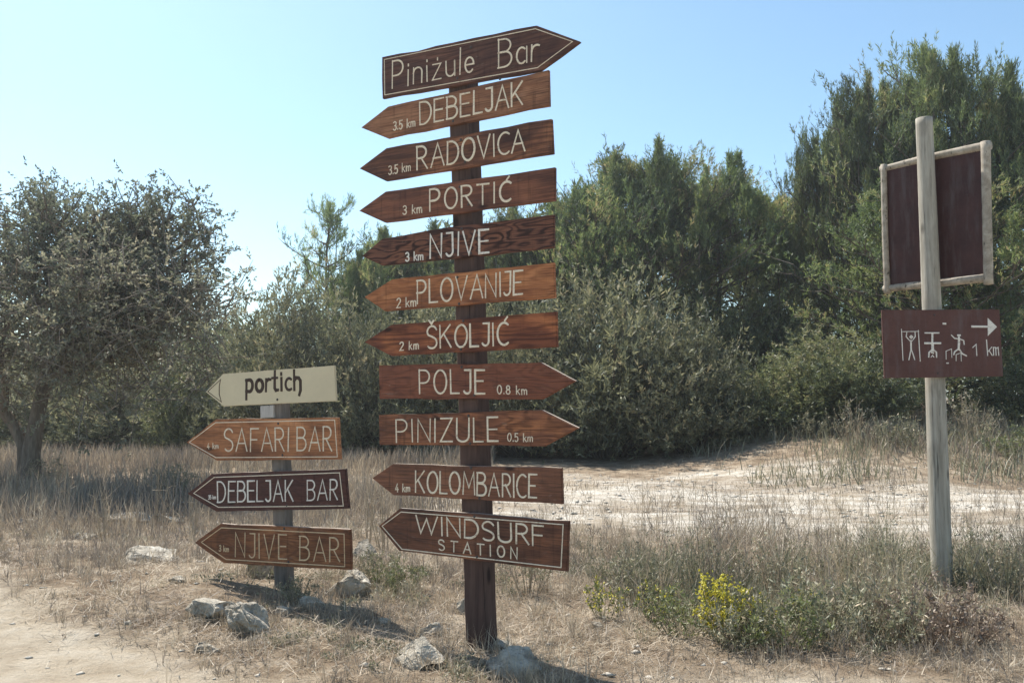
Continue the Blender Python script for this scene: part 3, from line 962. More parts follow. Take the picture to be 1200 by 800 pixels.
    Pl = P[k] + np.stack([rs.randn(k.sum()) * 0.025, rs.randn(k.sum()) * 0.025, H[k] * rs.uniform(0.2, 0.9, k.sum())], 1)
    V, Q, T = shoots(Pl, unit(rs.randn(len(Pl), 3) * 0.5 + [0, 0, 0.8]), np.full(len(Pl), 0.03), 3, 0.024, 0.009, 1.0, np.clip(tint[k] + 0.15 * rs.randn(len(Pl)), 0, 1), rs)
    o = obj("weed_leaves", np_mesh("weed_leaves", V, [Q], M['sage'], T))
    set_props(o, "tiny grey green leaves of the low weeds on the verge", "weeds", None, 'stuff')
    # meadow at the left behind the small signpost
    n = 120000
    x, y = scatter(rs, n, -16, -0.4, 8.6, 27, 1.2)
    den = np.clip(0.5 + 1.9 * fbm(x * 0.7, y * 0.7, 3), 0.04, 1) * (1 - 0.93 * path_mask(x, y))
    ok = (rs.rand(n) < den) & in_view(x, y, 2)
    x, y = x[ok], y[ok]; n = len(x)
    H = (0.14 + 0.5 * rs.rand(n) ** 1.3) * np.clip(0.7 + 1.2 * fbm(x * 0.6 + 9, y * 0.6, 3), 0.3, 1.3) * (0.5 + 0.5 * sstep(9, 11.5, y)) * (1 + 0.55 * np.exp(-((y - 12.2) / 1.6) ** 2) * sstep(-2.5, -4, x))
    P = np.stack([x, y, gh(x, y) - 0.01], 1)
    grass_object("tall_grass", P, H, 0.0045 + 0.0005 * y + 0.003 * rs.rand(n), np.abs(rs.randn(n)) * 0.28, rs.rand(n) * 6.28, np.clip(0.28 + 0.9 * fbm(x, y, 3) + 0.2 * rs.randn(n), 0, 1), M['straw'], "tall thin dry grass in the meadow under the oak", "grass")
    # right bank beyond the path
    n = 120000
    x, y = scatter(rs, n, -1, 19, 13, 27)
    den = np.clip(0.7 + 1.2 * fbm(x * 0.5 + 7, y * 0.5, 3), 0.08, 1) * (1 - 0.94 * path_mask(x, y)) * (0.12 + 0.88 * sstep(3.0, 5.5, x))
    ok = (rs.rand(n) < den) & in_view(x, y, 2)
    x, y = x[ok], y[ok]; n = len(x)
    H = (0.06 + 0.42 * rs.rand(n) ** 1.5) * np.clip(0.65 + 2.6 * fbm(x * 1.1 + 5, y * 1.1, 3), 0.2, 1.5) * (0.22 + 1.0 * sstep(4.5, 7.5, x) * sstep(13.5, 17, y))
    P = np.stack([x, y, gh(x, y) - 0.01], 1)
    grass_object("bank_grass", P, H, 0.0045 + 0.0005 * y + 0.003 * rs.rand(n), np.abs(rs.randn(n)) * 0.35, rs.rand(n) * 6.28, np.clip(0.35 + 0.6 * fbm(x, y, 3) + 0.2 * rs.randn(n), 0, 1), M['straw'], "dry grass on the low bank at the foot of the right pines", "grass")
    n = 60000
    x, y = scatter(rs, n, 4, 19, 14, 25)
    den = np.clip(0.2 + 1.8 * fbm(x * 0.6 + 27, y * 0.6, 3), 0.0, 1) * (1 - path_mask(x, y))
    ok = (rs.rand(n) < den) & in_view(x, y, 2)
    x, y = x[ok], y[ok]; n = len(x)
    P = np.stack([x, y, gh(x, y) - 0.01], 1)
    grass_object("bank_weeds", P, 0.1 + 0.45 * rs.rand(n) ** 1.3, 0.012 + 0.008 * rs.rand(n), np.abs(rs.randn(n)) * 0.4, rs.rand(n) * 6.28, np.clip(0.5 + 0.25 * rs.randn(n), 0, 1), M['sage'], "grey green weeds on the low bank behind the grey pole", "weeds")
    # low straw stubble in streaks along the path
    n = 90000
    x, y = scatter(rs, n, -4, 12, 8.8, 19)
    den = np.clip(0.08 + 2.4 * fbm(x * 0.45 + 90, y * 1.3 + 5, 4), 0.0, 0.9) * path_mask(x, y)
    ok = (rs.rand(n) < den) & in_view(x, y)
    x, y = x[ok], y[ok]; n = len(x)
    P = np.stack([x, y, gh(x, y) - 0.005], 1)
    grass_object("path_stubble", P, 0.02 + 0.09 * rs.rand(n) ** 2, 0.006 + 0.006 * rs.rand(n), np.abs(rs.randn(n)) * 0.8, rs.rand(n) * 6.28, np.clip(0.40 + 0.25 * rs.randn(n), 0, 1), M['straw'], "streaks of low dry stubble along the pale stony path", "stubble")
    # gravel
    n = 16000
    x, y = scatter(rs, n, -7.5, 10, 4.2, 17)
    m = np.clip(0.22 + 0.9 * path_mask(x, y) + 0.3 * track_mask(x, y) + 0.9 * fbm(x * 0.8 + 2, y * 0.8, 3), 0.03, 1)
    ok = (rs.rand(n) < m) & in_view(x, y)
    x, y = x[ok], y[ok]; n = len(x)
    s = (0.004 + 0.03 * rs.rand(n) ** 5) * (1 + 0.04 * y) * (1 - 0.35 * track_mask(x, y))
    octa = np.array([[1, 0, 0], [0, 1, 0], [-1, 0, 0], [0, -1, 0], [0, 0, 0.6], [0, 0, -0.5]])
    tri = np.array([[0, 1, 4], [1, 2, 4], [2, 3, 4], [3, 0, 4], [1, 0, 5], [2, 1, 5], [3, 2, 5], [0, 3, 5]])
    jit = octa[None] * np.array([1, 1, 0.55]) * (0.6 + 0.8 * rs.rand(n, 6, 1)) + 0.2 * rs.randn(n, 6, 3) * np.array([1, 1, 0.5])
    V = np.stack([x, y, gh(x, y) + 0.002], 1)[:, None, :] + jit * s[:, None, None]
    T = (np.arange(n)[:, None, None] * 6 + tri[None]).reshape(-1, 3)
    o = obj("gravel", np_mesh("gravel", V.reshape(-1, 3), [T], M['gravel']))
    set_props(o, "small pale stones scattered over the path and the track", "gravel", None, 'stuff')


build_grass()


# ------------------------------------------------------------------ rocks
def rock(u, v, wpx, hpx, label, seed, flat=1.0, rz=0.0, sink=0.25, deep=0.8):
    rs = np.random.RandomState(seed)
    p = on_ground(u, v)
    s = wpx / F_PX * p.y * 0.5
    hh = hpx / F_PX * p.y * 0.82
    s *= 0.93
    bm = bmesh.new()
    bmesh.ops.create_icosphere(bm, subdivisions=5, radius=1.0)
    C = np.array([w.co[:] for w in bm.verts])
    cuts = [(unit(rs.randn(3) * np.array([1, 1, 0.9])), rs.uniform(0.34, 0.74)) for _ in range(19)]
    off = rs.rand(3) * 50
    warp = np.stack([fbm(C[:, 0] * 1.4 + off[0] + C[:, 2], C[:, 1] * 1.4 + off[1], 2), fbm(C[:, 1] * 1.4 + off[2], C[:, 2] * 1.4 + off[0], 2), fbm(C[:, 2] * 1.4 + off[1], C[:, 0] * 1.4 + off[2], 2)], 1)
    C = C + warp * 0.55
    for nrm, dd in cuts:
        e = C @ nrm - dd
        lay = 0.06 * np.sin(C @ unit(rs.randn(3)) * 9)          # stepped, bedded limestone faces
        e = e + lay * (e > -0.05)
        C = C - np.where(e > 0, e, 0)[:, None] * nrm[None] * 0.95
    u1 = C[:, 0] + 0.7 * C[:, 2]; u2 = C[:, 1] - 0.6 * C[:, 2]
    f1 = fbm(u1 * 2.6 + off[0], u2 * 2.6 + off[1], 4); f2 = fbm(u1 * 9 + off[1], u2 * 9 + off[2], 4)
    f3 = np.abs(fbm(u1 * 4 + off[2], u2 * 4 + off[0], 3))
    C = C * (1 + 0.24 * f1 + 0.16 * f2 - 0.22 * np.clip(0.09 - f3, 0, 1) / 0.09 * 0.35)[:, None]
    for w, c in zip(bm.verts, C): w.co = c
    xs = [w.co.x for w in bm.verts]; zs = [w.co.z for w in bm.verts]
    kx = s * 2 / (max(xs) - min(xs)); kz = hh * (1 + sink) / (max(zs) - min(zs))
    zmin = min(zs)
    for w in bm.verts:
        w.co = (w.co.x * kx, w.co.y * kx * deep, (w.co.z - zmin) * kz - sink * hh)
    o = bm_obj("rock", bm, M['rock'], None, False)
    o.location = (p.x, p.y + s * 0.5, float(gh(p.x, p.y + s * 0.5)) )
    o.rotation_euler = (0, 0, rz)
    set_props(o, label, "rock", "limestone rocks on the verge")
    return o


for i, a in enumerate([
    (405, 706, 66, 36, "large grey rock under the right end of the lowest board of the small signpost"),
    (290, 742, 62, 40, "pointed grey rock with a bright top, below and left of the small signpost"),
    (424, 670, 40, 28, "small pale flat-topped rock right of the small signpost's lowest board"),
    (487, 776, 66, 34, "bright angular rock left of the tall post's foot"),
    (600, 786, 76, 28, "wide grey rock in shade at the right of the tall post's foot"),
    (238, 735, 60, 24, "low rock half hidden in straw left of the pointed grey rock"),
    (160, 672, 76, 18, "long pale rock half buried in the left verge"),
    (150, 614, 64, 15, "pale ledge of rock at the far edge of the left verge, with a dark notch"),
    (192, 612, 44, 13, "smaller pale ledge right beside the ledge with the dark notch"),
    (28, 617, 26, 10, "little white stone near the left edge of the photo"),
    (302, 692, 46, 40, "dark rock directly left of the small signpost's foot"),
    (505, 745, 34, 16, "small flat stone behind the bright angular rock"),
    (541, 722, 14, 20, "small white stone touching the left side of the tall post"),
    (697, 682, 15, 10, "little white stone in the grass right of the tall signpost's lowest board"),
    (701, 735, 18, 10, "pale pebble in the grass below the little white stone"),
    (588, 758, 26, 10, "small stone at the front of the tall post's base"),
    (1101, 692, 22, 12, "small white stone at the foot of the grey pole"),
    (265, 668, 26, 12, "small pale stone under the left tip of the small signpost's lowest board"),
    (362, 722, 34, 18, "dull low stone in the shadow below the small signpost's lowest board"),
    (330, 728, 22, 12, "small pale stone at the front of the small signpost's foot"),
    (205, 700, 24, 9, "little pale stone in the straw beyond the low straw-covered rock"),
    (95, 640, 30, 9, "pale stone in the far left verge, left of the long half buried rock"),
    (438, 700, 20, 12, "small pale stone right of the large rock under the small signpost's lowest board"),
    (450, 735, 16, 8, "little stone between the large grey rock and the bright angular rock"),
    (245, 765, 34, 14, "small broken stone at the edge of the dirt track"),
]):
    rock(*a[:4], a[4], 100 + i, rz=(i * 0.37) % 0.7 - 0.3, deep=2.2 if 'slab' in a[4] else 0.75, sink=0.35 if a[2] < 30 else 0.55)


def rock_tufts():
    rs = np.random.RandomState(91)
    c = []
    for o in [q for q in COL.objects if q.name.startswith('rock')]:
        sx = o.dimensions.x * 0.5; sy = o.dimensions.y * 0.5
        for k in range(int(4 + sx * 60)):
            a = rs.uniform(-3.4, 0.3)
            c.append((o.location.x + math.cos(a) * sx * rs.uniform(0.85, 1.25), o.location.y + math.sin(a) * sy * rs.uniform(0.9, 1.3), 0.05 + sx * 0.45 * rs.rand()))
    c = np.array(c)
    nb = rs.randint(8, 26, len(c)); ii = np.repeat(np.arange(len(c)), nb); n = len(ii)
    az = rs.rand(n) * 6.283; r = 0.03 * rs.rand(n)
    x, y = c[ii, 0] + np.cos(az) * r, c[ii, 1] + np.sin(az) * r
    grass_object("dry_grass", np.stack([x, y, gh(x, y) - 0.01], 1), c[ii, 2] * rs.uniform(0.5, 1.3, n), 0.0024 + 0.002 * rs.rand(n), np.abs(rs.randn(n)) * 0.6, az, np.clip(0.5 + 0.25 * rs.randn(n), 0, 1), M['straw'], "dry straw tufts hugging the foot of the rocks", "grass")


bpy.context.view_layer.update()
rock_tufts()

# ------------------------------------------------------------------ single plants on the verge
def herb_mesh(nm, seed, H, R, nst, leafmat, stemmat, nleaf=26, ll=0.035, lw=0.011, flower=None, fl_n=0, tw=0.0022, side=3):
    rs = np.random.RandomState(seed)
    paths = []; rad = []; LP = []; LD = []; FP = []; FD = []
    for i in range(nst):
        a = rs.rand() * 6.283; r = R * math.sqrt(rs.rand())
        h = H * rs.uniform(0.55, 1.0) * (1 - 0.45 * (r / R) ** 2)
        b = np.array([math.cos(a) * r * 0.35, math.sin(a) * r * 0.35, -0.03])
        e = np.array([math.cos(a) * r * 1.1, math.sin(a) * r * 1.1, h])
        m = (b + e) / 2 + np.array([rs.uniform(-.03, .03), rs.uniform(-.03, .03), 0.06 * h])
        paths.append(np.array([b, m, e])); rad.append(np.array([tw * 1.3, tw, tw * 0.5]))
        ax = [(b, e)]
        for j in range(side):
            t = rs.uniform(0.35, 0.95); p = b + (e - b) * t
            q = p + unit(rs.randn(3) * 0.6 + [0, 0, 1.0]) * h * rs.uniform(0.15, 0.3)
            paths.append(np.array([p, (p + q) / 2, q])); rad.append(np.array([tw, tw * 0.7, tw * 0.4])); ax.append((p, q))
        for p, q in ax:
            nn = max(1, nleaf // len(ax))
            t = rs.uniform(0.1, 1.0, nn)
            LP.append(p + (q - p) * t[:, None]); LD.append(unit(rs.randn(nn, 3) * 0.75 + [0, 0, 0.6]))
            if fl_n:
                t = rs.uniform(0.35, 1.05, fl_n)
                FP.append(p + (q - p) * t[:, None] + rs.randn(fl_n, 3) * 0.012); FD.append(unit(rs.randn(fl_n, 3) + [0, 0, 0.5]))
    tv, tq = tubes_arrays(paths, rad, 3)
    res = [("stem", np_mesh(nm + "_stem", tv, [tq], stemmat, np.clip(0.6 + 0.2 * rs.randn(len(tv)), 0, 1)))]
    LP = np.concatenate(LP); LD = np.concatenate(LD)
    if len(LP) and nleaf:
        V, Q, T = leaf_quads(LP, LD, ll * rs.uniform(0.5, 1.3, len(LP)), lw * rs.uniform(0.6, 1.4, len(LP)), np.clip(0.5 + 0.25 * rs.randn(len(LP)), 0, 1), rs)
        res.append(("foliage", np_mesh(nm + "_foliage", V, [Q], leafmat, T)))
    if fl_n:
        FP = np.concatenate(FP); FD = np.concatenate(FD)
        V, Q, T = shoots(FP, FD, np.full(len(FP), 0.006), 4, 0.012, 0.010, 1.2, np.clip(0.6 + 0.25 * rs.randn(len(FP)), 0, 1), rs)
        res.append(("flower", np_mesh(nm + "_flower", V, [Q], flower, T)))
    return res


def put(kind, parts, u, v, s, label, cat, group=None, rz=0.0, sz=None):
    p = on_ground(u, v)
    e = empty(kind, (p.x, p.y, float(gh(p.x, p.y))))
    e.rotation_euler = (0, 0, rz)
    set_props(e, label, cat, group)
    for nm, me in parts:
        o = bpy.data.objects.new(nm, me); link(o, e)
        o.scale = (s, s, sz or s)
        if nm == 'flower': o['kind'] = 'stuff'      # hundreds of tiny blossoms on each plant
    return e


flA = herb_mesh("yellow_a", 1, 0.52, 0.20, 16, M['green'], M['green'], 22, 0.035, 0.010, M['yellow'], 15)
flB = herb_mesh("yellow_b", 2, 0.30, 0.16, 12, M['green'], M['green'], 26, 0.035, 0.010, M['yellow'], 2)
GF = "yellow flowering plants right of the tall signpost"
put("flowering_plant", flA, 848, 748, 1.0, "tallest yellow flowering plant, a bright spike in the middle of the weeds", "flower", GF)
put("flowering_plant", flB, 893, 748, 1.05, "low yellow flowering plant right beside the bright tall one", "flower", GF, 1.0)
put("flowering_plant", flB, 708, 722, 1.0, "sparse yellowish plant nearest to the tall signpost's lowest board", "flower", GF, 2.0)
put("flowering_plant", flB, 768, 722, 1.0, "small greenish yellow plant between the tall signpost and the bright spike", "flower", GF, 3.0)
put("flowering_plant", flB, 940, 735, 1.1, "rightmost yellow plant, thinly flowered among grey weeds", "flower", GF, 4.0)
hA = herb_mesh("herb_a", 11, 0.42, 0.26, 34, M['sage'], M['sage'], 30, 0.04, 0.010)
hB = herb_mesh("herb_b", 12, 0.36, 0.30, 36, M['green'], M['sage'], 30, 0.034, 0.009)
hC = herb_mesh("herb_c", 13, 0.46, 0.24, 30, M['sage'], M['straw'], 16, 0.03, 0.008)
GW = "leafy weeds on the right verge"
for i, (m, u, v, s, lab) in enumerate([
    (hB, 800, 742, 1.0, "green weed clump left of the bright yellow plant"),
    (hA, 868, 757, 1.05, "grey green weed clump in front of the bright yellow plant"),
    (hB, 915, 757, 1.15, "darkest green weed clump, right of the yellow plants"),
    (hA, 965, 752, 1.25, "tall grey green weed clump in the middle of the right verge"),
    (hC, 1010, 742, 1.2, "pale twiggy weed clump left of the dead brown bush"),
    (hA, 1045, 757, 1.0, "grey weed clump at the near edge, left of the dead brown bush"),
    (hC, 905, 700, 1.2, "brownish weed clump behind the bright yellow plant"),
    (hC, 830, 690, 1.15, "reddish grey weed clump at the far edge of the verge by the path"),
    (hA, 745, 700, 1.0, "grey green weed clump right of the tall signpost's lowest board"),
    (hC, 1020, 690, 1.2, "pale weed clump at the far edge, left of the grey pole"),
    (hC, 1150, 680, 1.15, "twiggy dry weed right of the grey pole"),
    (hB, 470, 700, 0.8, "small green weed between the two brown signposts"),
    (hC, 620, 700, 0.9, "pale weed growing right behind the tall post"),
    (hA, 445, 690, 0.8, "grey weed right of the large rock under the small signpost's lowest board"),
    (hA, 350, 715, 0.55, "low grey weed in the shade at the small signpost's foot"),
    (hC, 1190, 690, 1.0, "twiggy dry weed at the right edge of the photo"),
]):
    put("weed_clump", m, u, v, s, lab, "weed", GW, i * 1.3)
for i, (m, u, v, s, lab) in enumerate([
    (hC, 1000, 552, 2.2, "bushy dry weed on the bank, left of the pole beyond the path"),
    (hA, 1050, 556, 1.9, "grey green weed on the bank, close left of the pole beyond the path"),
    (hC, 1140, 553, 2.3, "bushy dry weed on the bank, right of the pole beyond the path"),
    (hB, 1185, 560, 1.9, "green weed on the bank at the right edge of the photo"),
    (hA, 955, 548, 1.7, "grey weed on the bank beside the low rounded bush"),
    (hC, 60, 575, 1.7, "bushy dry weed in front of the oak's trunk"),
    (hA, 200, 580, 1.5, "grey weed in the oak's shade behind the small signpost"),
]):
    put("weed_clump", m, u, v, s, lab, "weed", "weeds beyond the path and under the oak", i * 0.9)
dead = herb_mesh("dead", 15, 0.40, 0.34, 46, M['rust'], M['rust'], 26, 0.035, 0.012, side=4)
put("dead_bush", dead, 1095, 755, 1.05, "reddish brown dead bush in front of the grey pole", "bush")
put("dead_bush", dead, 1130, 752, 0.85, "smaller reddish dead bush right of the other one", "bush", None, 2.0)
stalk = [herb_mesh("stalk_%d" % i, 30 + i, 1.0, 0.06, 1, M['straw'], M['straw'], 26, 0.022, 0.008, side=6, tw=0.0032) for i in range(3)]
reed = herb_mesh("reed", 40, 1.0, 0.22, 9, M['straw'], M['straw'], 0, side=2, tw=0.0034)
GS = "tall dry stalks standing above the grass"
for i, (m, u, v, h, lab) in enumerate([
    (stalk[0], 762, 700, 0.62, "dry stalk with clustered seeds, first right of the tall signpost's lowest board"),
    (stalk[1], 826, 700, 0.66, "dry stalk rising behind the bright yellow plant"),
    (stalk[2], 932, 705, 0.98, "tall dry stalk reaching across the pale path, left of the long white slab's end"),
    (stalk[0], 990, 690, 1.05, "tallest dry stalk, crossing the path in front of the broad sunlit bush"),
    (stalk[1], 1018, 700, 0.9, "thin dry stalk left of the grey pole with side twigs"),
    (stalk[2], 1062, 700, 0.5, "short dry stalk close to the left of the grey pole"),
    (stalk[1], 1170, 700, 0.6, "dry stalk right of the grey pole"),
    (stalk[0], 878, 695, 0.55, "dry stalk above the brownish weeds, before the white slab"),
]):
    put("dry_stalk", m, u, v, h, lab, "stalk", GS, i * 2.1)
for i, (u, v, h, lab) in enumerate([
    (452, 655, 1.05, "dense tuft of tall pale stems left of the tall post"),
    (482, 650, 1.0, "tuft of tall pale stems showing under the PINIZULE board"),
    (430, 650, 0.95, "tuft of tall pale stems just right of the small signpost's orange board"),
    (180, 620, 0.95, "tuft of tall stems bent over before the oak's shadow"),
    (70, 622, 0.9, "tuft of tall stems in front of the oak's trunk"),
    (228, 640, 0.8, "tuft of tall stems at the left tips of the small signpost's boards"),
    (125, 640, 0.9, "tuft of tall stems in the middle of the left meadow's edge"),
]):
    put("reed_tuft", reed, u, v, h, lab, "reed", "tufts of tall pale stems", i * 1.1)

# ------------------------------------------------------------------ hand lettering
def arc(cx, cy, rx, ry, a0, a1, n=10):
    return [(cx + rx * math.cos(math.radians(a0 + (a1 - a0) * i / n)), cy + ry * math.sin(math.radians(a0 + (a1 - a0) * i / n))) for i in range(n + 1)]


G = {}   # glyph: (width, strokes) cap height 1
G['A'] = (0.56, [[(0, 0), (0.28, 1), (0.56, 0)], [(0.11, 0.36), (0.45, 0.36)]])
G['B'] = (0.46, [[(0, 0), (0, 1)], [(0, 1), (0.2, 1)] + arc(0.2, 0.77, 0.22, 0.23, 90, -90) + [(0, 0.54)], [(0.05, 0.54), (0.22, 0.54)] + arc(0.22, 0.27, 0.24, 0.27, 90, -90) + [(0, 0)]])
G['C'] = (0.46, [arc(0.30, 0.5, 0.30, 0.5, 55, 305, 16)])
G['Ć'] = (0.46, [arc(0.30, 0.5, 0.30, 0.5, 55, 305, 16), [(0.32, 1.10), (0.42, 1.25)]])
G['D'] = (0.48, [[(0, 0), (0, 1)], [(0, 1), (0.14, 1)] + arc(0.14, 0.5, 0.34, 0.5, 90, -90, 14) + [(0, 0)]])
G['E'] = (0.40, [[(0.40, 1), (0, 1), (0, 0), (0.40, 0)], [(0.03, 0.52), (0.34, 0.52)]])
G['F'] = (0.40, [[(0.40, 1), (0, 1), (0, 0)], [(0.03, 0.52), (0.32, 0.52)]])
G['I'] = (0.04, [[(0.02, 0), (0.02, 1)]])
G['J'] = (0.30, [[(0.06, 1), (0.30, 1), (0.30, 0.22)] + arc(0.15, 0.2, 0.15, 0.2, 0, -150, 8)])
G['K'] = (0.46, [[(0, 0), (0, 1)], [(0.44, 1), (0.03, 0.45)], [(0.14, 0.58), (0.46, 0)]])
G['L'] = (0.36, [[(0, 1), (0, 0), (0.36, 0)]])
G['M'] = (0.62, [[(0, 0), (0.06, 1), (0.31, 0.3), (0.56, 1), (0.62, 0)]])
G['N'] = (0.48, [[(0, 0), (0, 1), (0.48, 0), (0.48, 1)]])
G['O'] = (0.54, [arc(0.27, 0.5, 0.27, 0.5, 90, 452, 20)])
G['P'] = (0.42, [[(0, 0), (0, 1)], [(0, 1), (0.18, 1)] + arc(0.18, 0.73, 0.23, 0.27, 90, -90) + [(0, 0.46)]])
G['R'] = (0.44, [[(0, 0), (0, 1)], [(0, 1), (0.18, 1)] + arc(0.18, 0.75, 0.22, 0.25, 90, -90) + [(0, 0.5)], [(0.16, 0.5), (0.44, 0)]])
SS = [(0.42, 0.84)] + arc(0.22, 0.76, 0.21, 0.24, 40, 220, 9) + [(0.24, 0.52)] + arc(0.22, 0.25, 0.22, 0.25, 60, -140, 10)
G['S'] = (0.44, [SS])
G['Š'] = (0.44, [SS, [(0.12, 1.24), (0.22, 1.09), (0.32, 1.24)]])
G['T'] = (0.50, [[(0, 1), (0.50, 1)], [(0.25, 1), (0.25, 0)]])
G['U'] = (0.48, [[(0, 1), (0, 0.28)] + arc(0.24, 0.25, 0.24, 0.25, 180, 360, 10) + [(0.48, 1)]])
G['V'] = (0.52, [[(0, 1), (0.26, 0), (0.52, 1)]])
G['W'] = (0.80, [[(0, 1), (0.2, 0), (0.40, 0.85), (0.60, 0), (0.80, 1)]])
G['Z'] = (0.46, [[(0.02, 1), (0.46, 1), (0, 0), (0.46, 0)]])
G['i'] = (0.04, [[(0.02, 0), (0.02, 0.58)], [(0.02, 0.74), (0.02, 0.79)]])
G['n'] = (0.34, [[(0, 0), (0, 0.58)], [(0, 0.4)] + arc(0.17, 0.4, 0.17, 0.19, 180, 0, 8) + [(0.34, 0)]])
G['ž'] = (0.34, [[(0.02, 0.58), (0.34, 0.58), (0, 0), (0.34, 0)], [(0.18, 0.72), (0.18, 0.80)]])
G['u'] = (0.34, [[(0, 0.58), (0, 0.18)] + arc(0.17, 0.18, 0.17, 0.18, 180, 360, 8) + [(0.34, 0.58), (0.34, 0)]])
G['l'] = (0.04, [[(0.02, 0), (0.02, 1.0)]])
G['e'] = (0.34, [[(0.02, 0.30), (0.34, 0.30)] + arc(0.17, 0.29, 0.17, 0.29, 5, 315, 14)])
G['a'] = (0.34, [arc(0.17, 0.29, 0.17, 0.29, 50, 310, 12), [(0.34, 0.58), (0.34, 0)]])
G['r'] = (0.24, [[(0, 0), (0, 0.58)], [(0, 0.36)] + arc(0.17, 0.38, 0.17, 0.2, 170, 60, 6)])
G['k'] = (0.34, [[(0, 0), (0, 1)], [(0.31, 0.6), (0.02, 0.28)], [(0.10, 0.36), (0.34, 0)]])
G['m'] = (0.56, [[(0, 0), (0, 0.58)], [(0, 0.4)] + arc(0.14, 0.42, 0.14, 0.17, 180, 0, 6) + [(0.28, 0)], [(0.28, 0.4)] + arc(0.42, 0.42, 0.14, 0.17, 180, 0, 6) + [(0.56, 0)]])
G['0'] = (0.46, [arc(0.23, 0.5, 0.23, 0.5, 90, 452, 16)])
G['1'] = (0.20, [[(0, 0.72), (0.18, 1), (0.20, 0)]])
G['2'] = (0.42, [arc(0.21, 0.75, 0.20, 0.25, 165, -30, 8) + [(0, 0), (0.42, 0)]])
G['3'] = (0.40, [arc(0.18, 0.76, 0.19, 0.24, 150, -90, 9), arc(0.18, 0.26, 0.21, 0.26, 90, -150, 9)])
G['4'] = (0.44, [[(0.30, 1), (0, 0.3), (0.44, 0.3)], [(0.30, 0.55), (0.30, 0)]])
G['5'] = (0.40, [[(0.38, 1), (0.06, 1), (0.03, 0.56)] + arc(0.18, 0.32, 0.21, 0.32, 110, -140, 10)])
G['8'] = (0.42, [arc(0.21, 0.76, 0.17, 0.24, 90, 450, 12), arc(0.21, 0.26, 0.21, 0.26, 90, 450, 12)])
G[','] = (0.04, [[(0.02, 0.02), (0.02, 0.10)]])
G[' '] = (0.26, [])
# the rounded bold letters of the beige board
G['p_'] = (0.40, [[(0, -0.38), (0, 0.62)], [(0, 0.60), (0.16, 0.62)] + arc(0.20, 0.31, 0.19, 0.31, 80, -80, 8) + [(0.02, 0.02)]])
G['o_'] = (0.42, [arc(0.21, 0.31, 0.21, 0.31, 90, 452, 14)])
G['r_'] = (0.26, [[(0, 0), (0, 0.62)], [(0.02, 0.5), (0.14, 0.62), (0.26, 0.60)]])
G['t_'] = (0.26, [[(0.06, 1.0), (0.06, 0.12), (0.14, 0.0), (0.26, 0.02)], [(-0.05, 0.66), (0.24, 0.66)]])
G['i_'] = (0.06, [[(0.03, 0), (0.03, 0.62)], [(0.03, 0.84), (0.03, 0.90)]])
G['c_'] = (0.34, [arc(0.22, 0.31, 0.22, 0.31, 55, 305, 10)])
G['h_'] = (0.40, [[(0, 0), (0, 1.0)], [(0, 0.45), (0.12, 0.62), (0.28, 0.60), (0.38, 0.45), (0.38, -0.05), (0.30, -0.28)]])


def text_strokes(txt, gap=0.16, suffix=''):
    x = 0; out = []
    keys = [c + suffix for c in txt] if suffix else list(txt)
    for i, k in enumerate(keys):
        w, st = G[k]
        for s in st: out.append([(px + x, py) for px, py in s])
        x += w + gap
    return x - gap, out


class StrokeMesh:
    """raised painted strokes in a board's own plane (x right, z up, -y toward the viewer)"""
    def __init__(self): self.v = []; self.f = []; self.k = 0

    def stroke(self, pts, w, h=0.0022):
        P = [np.array(p, float) for p in pts]
        Q = [P[0]]
        for p in P[1:]:
            if np.linalg.norm(p - Q[-1]) > w * 0.12: Q.append(p)
        if len(Q) < 2: Q.append(Q[0] + np.array([w * 0.5, 0]))
        P = np.array(Q)
        closed = np.linalg.norm(P[0] - P[-1]) < w * 0.3
        d = unit(np.diff(P, axis=0))
        P[0] -= d[0] * w * 0.35; P[-1] += d[-1] * w * 0.35
        n = len(P)
        self.k += 1
        hh = h + 0.00022 * (self.k % 9)
        base = len(self.v)
        nr = np.stack([-d[:, 1], d[:, 0]], 1)
        for i in range(n):
            if i == 0: m = nr[0]; s = 0.8
            elif i == n - 1: m = nr[-1]; s = 0.8
            else:
                m = nr[i - 1] + nr[i]; L = np.linalg.norm(m)
                if L < 0.3: m = nr[i]; s = 1
                else:
                    m = m / L; s = min(1.7, 1.0 / max(0.4, m.dot(nr[i])))
            for o, y in ((-0.5, 0.0015), (-0.36, -hh), (0.36, -hh), (0.5, 0.0015)):
                q = P[i] + m * (o * w * s)
                self.v.append((q[0], y, q[1]))
        for i in range(n - 1):
            a = base + i * 4
            for j in range(3):
                self.f.append((a + j, a + j + 1, a + j + 5, a + j + 4))
        self.f.append((base, base + 1, base + 2, base + 3))
        e = base + (n - 1) * 4
        self.f.append((e + 3, e + 2, e + 1, e))

    def poly(self, pts, h=0.0024):
        self.k += 1
        hh = h + 0.00022 * (self.k % 9)
        b = len(self.v); n = len(pts)
        for p in pts: self.v.append((p[0], -hh, p[1]))
        for p in pts: self.v.append((p[0], 0.0015, p[1]))
        self.f.append(tuple(range(b, b + n)))
        for i in range(n):
            j = (i + 1) % n
            self.f.append((b + i, b + j, b + n + j, b + n + i))

    def build(self, name, mat, parent, label=None):
        me = bpy.data.meshes.new(name)
        me.from_pydata(self.v, [], self.f)
        bm = bmesh.new(); bm.from_mesh(me); bmesh.ops.recalc_face_normals(bm, faces=bm.faces[:]); bm.to_mesh(me); bm.free()
        me.materials.append(mat)
        o = obj(name, me, parent)
        if label: o['label'] = label
        return o


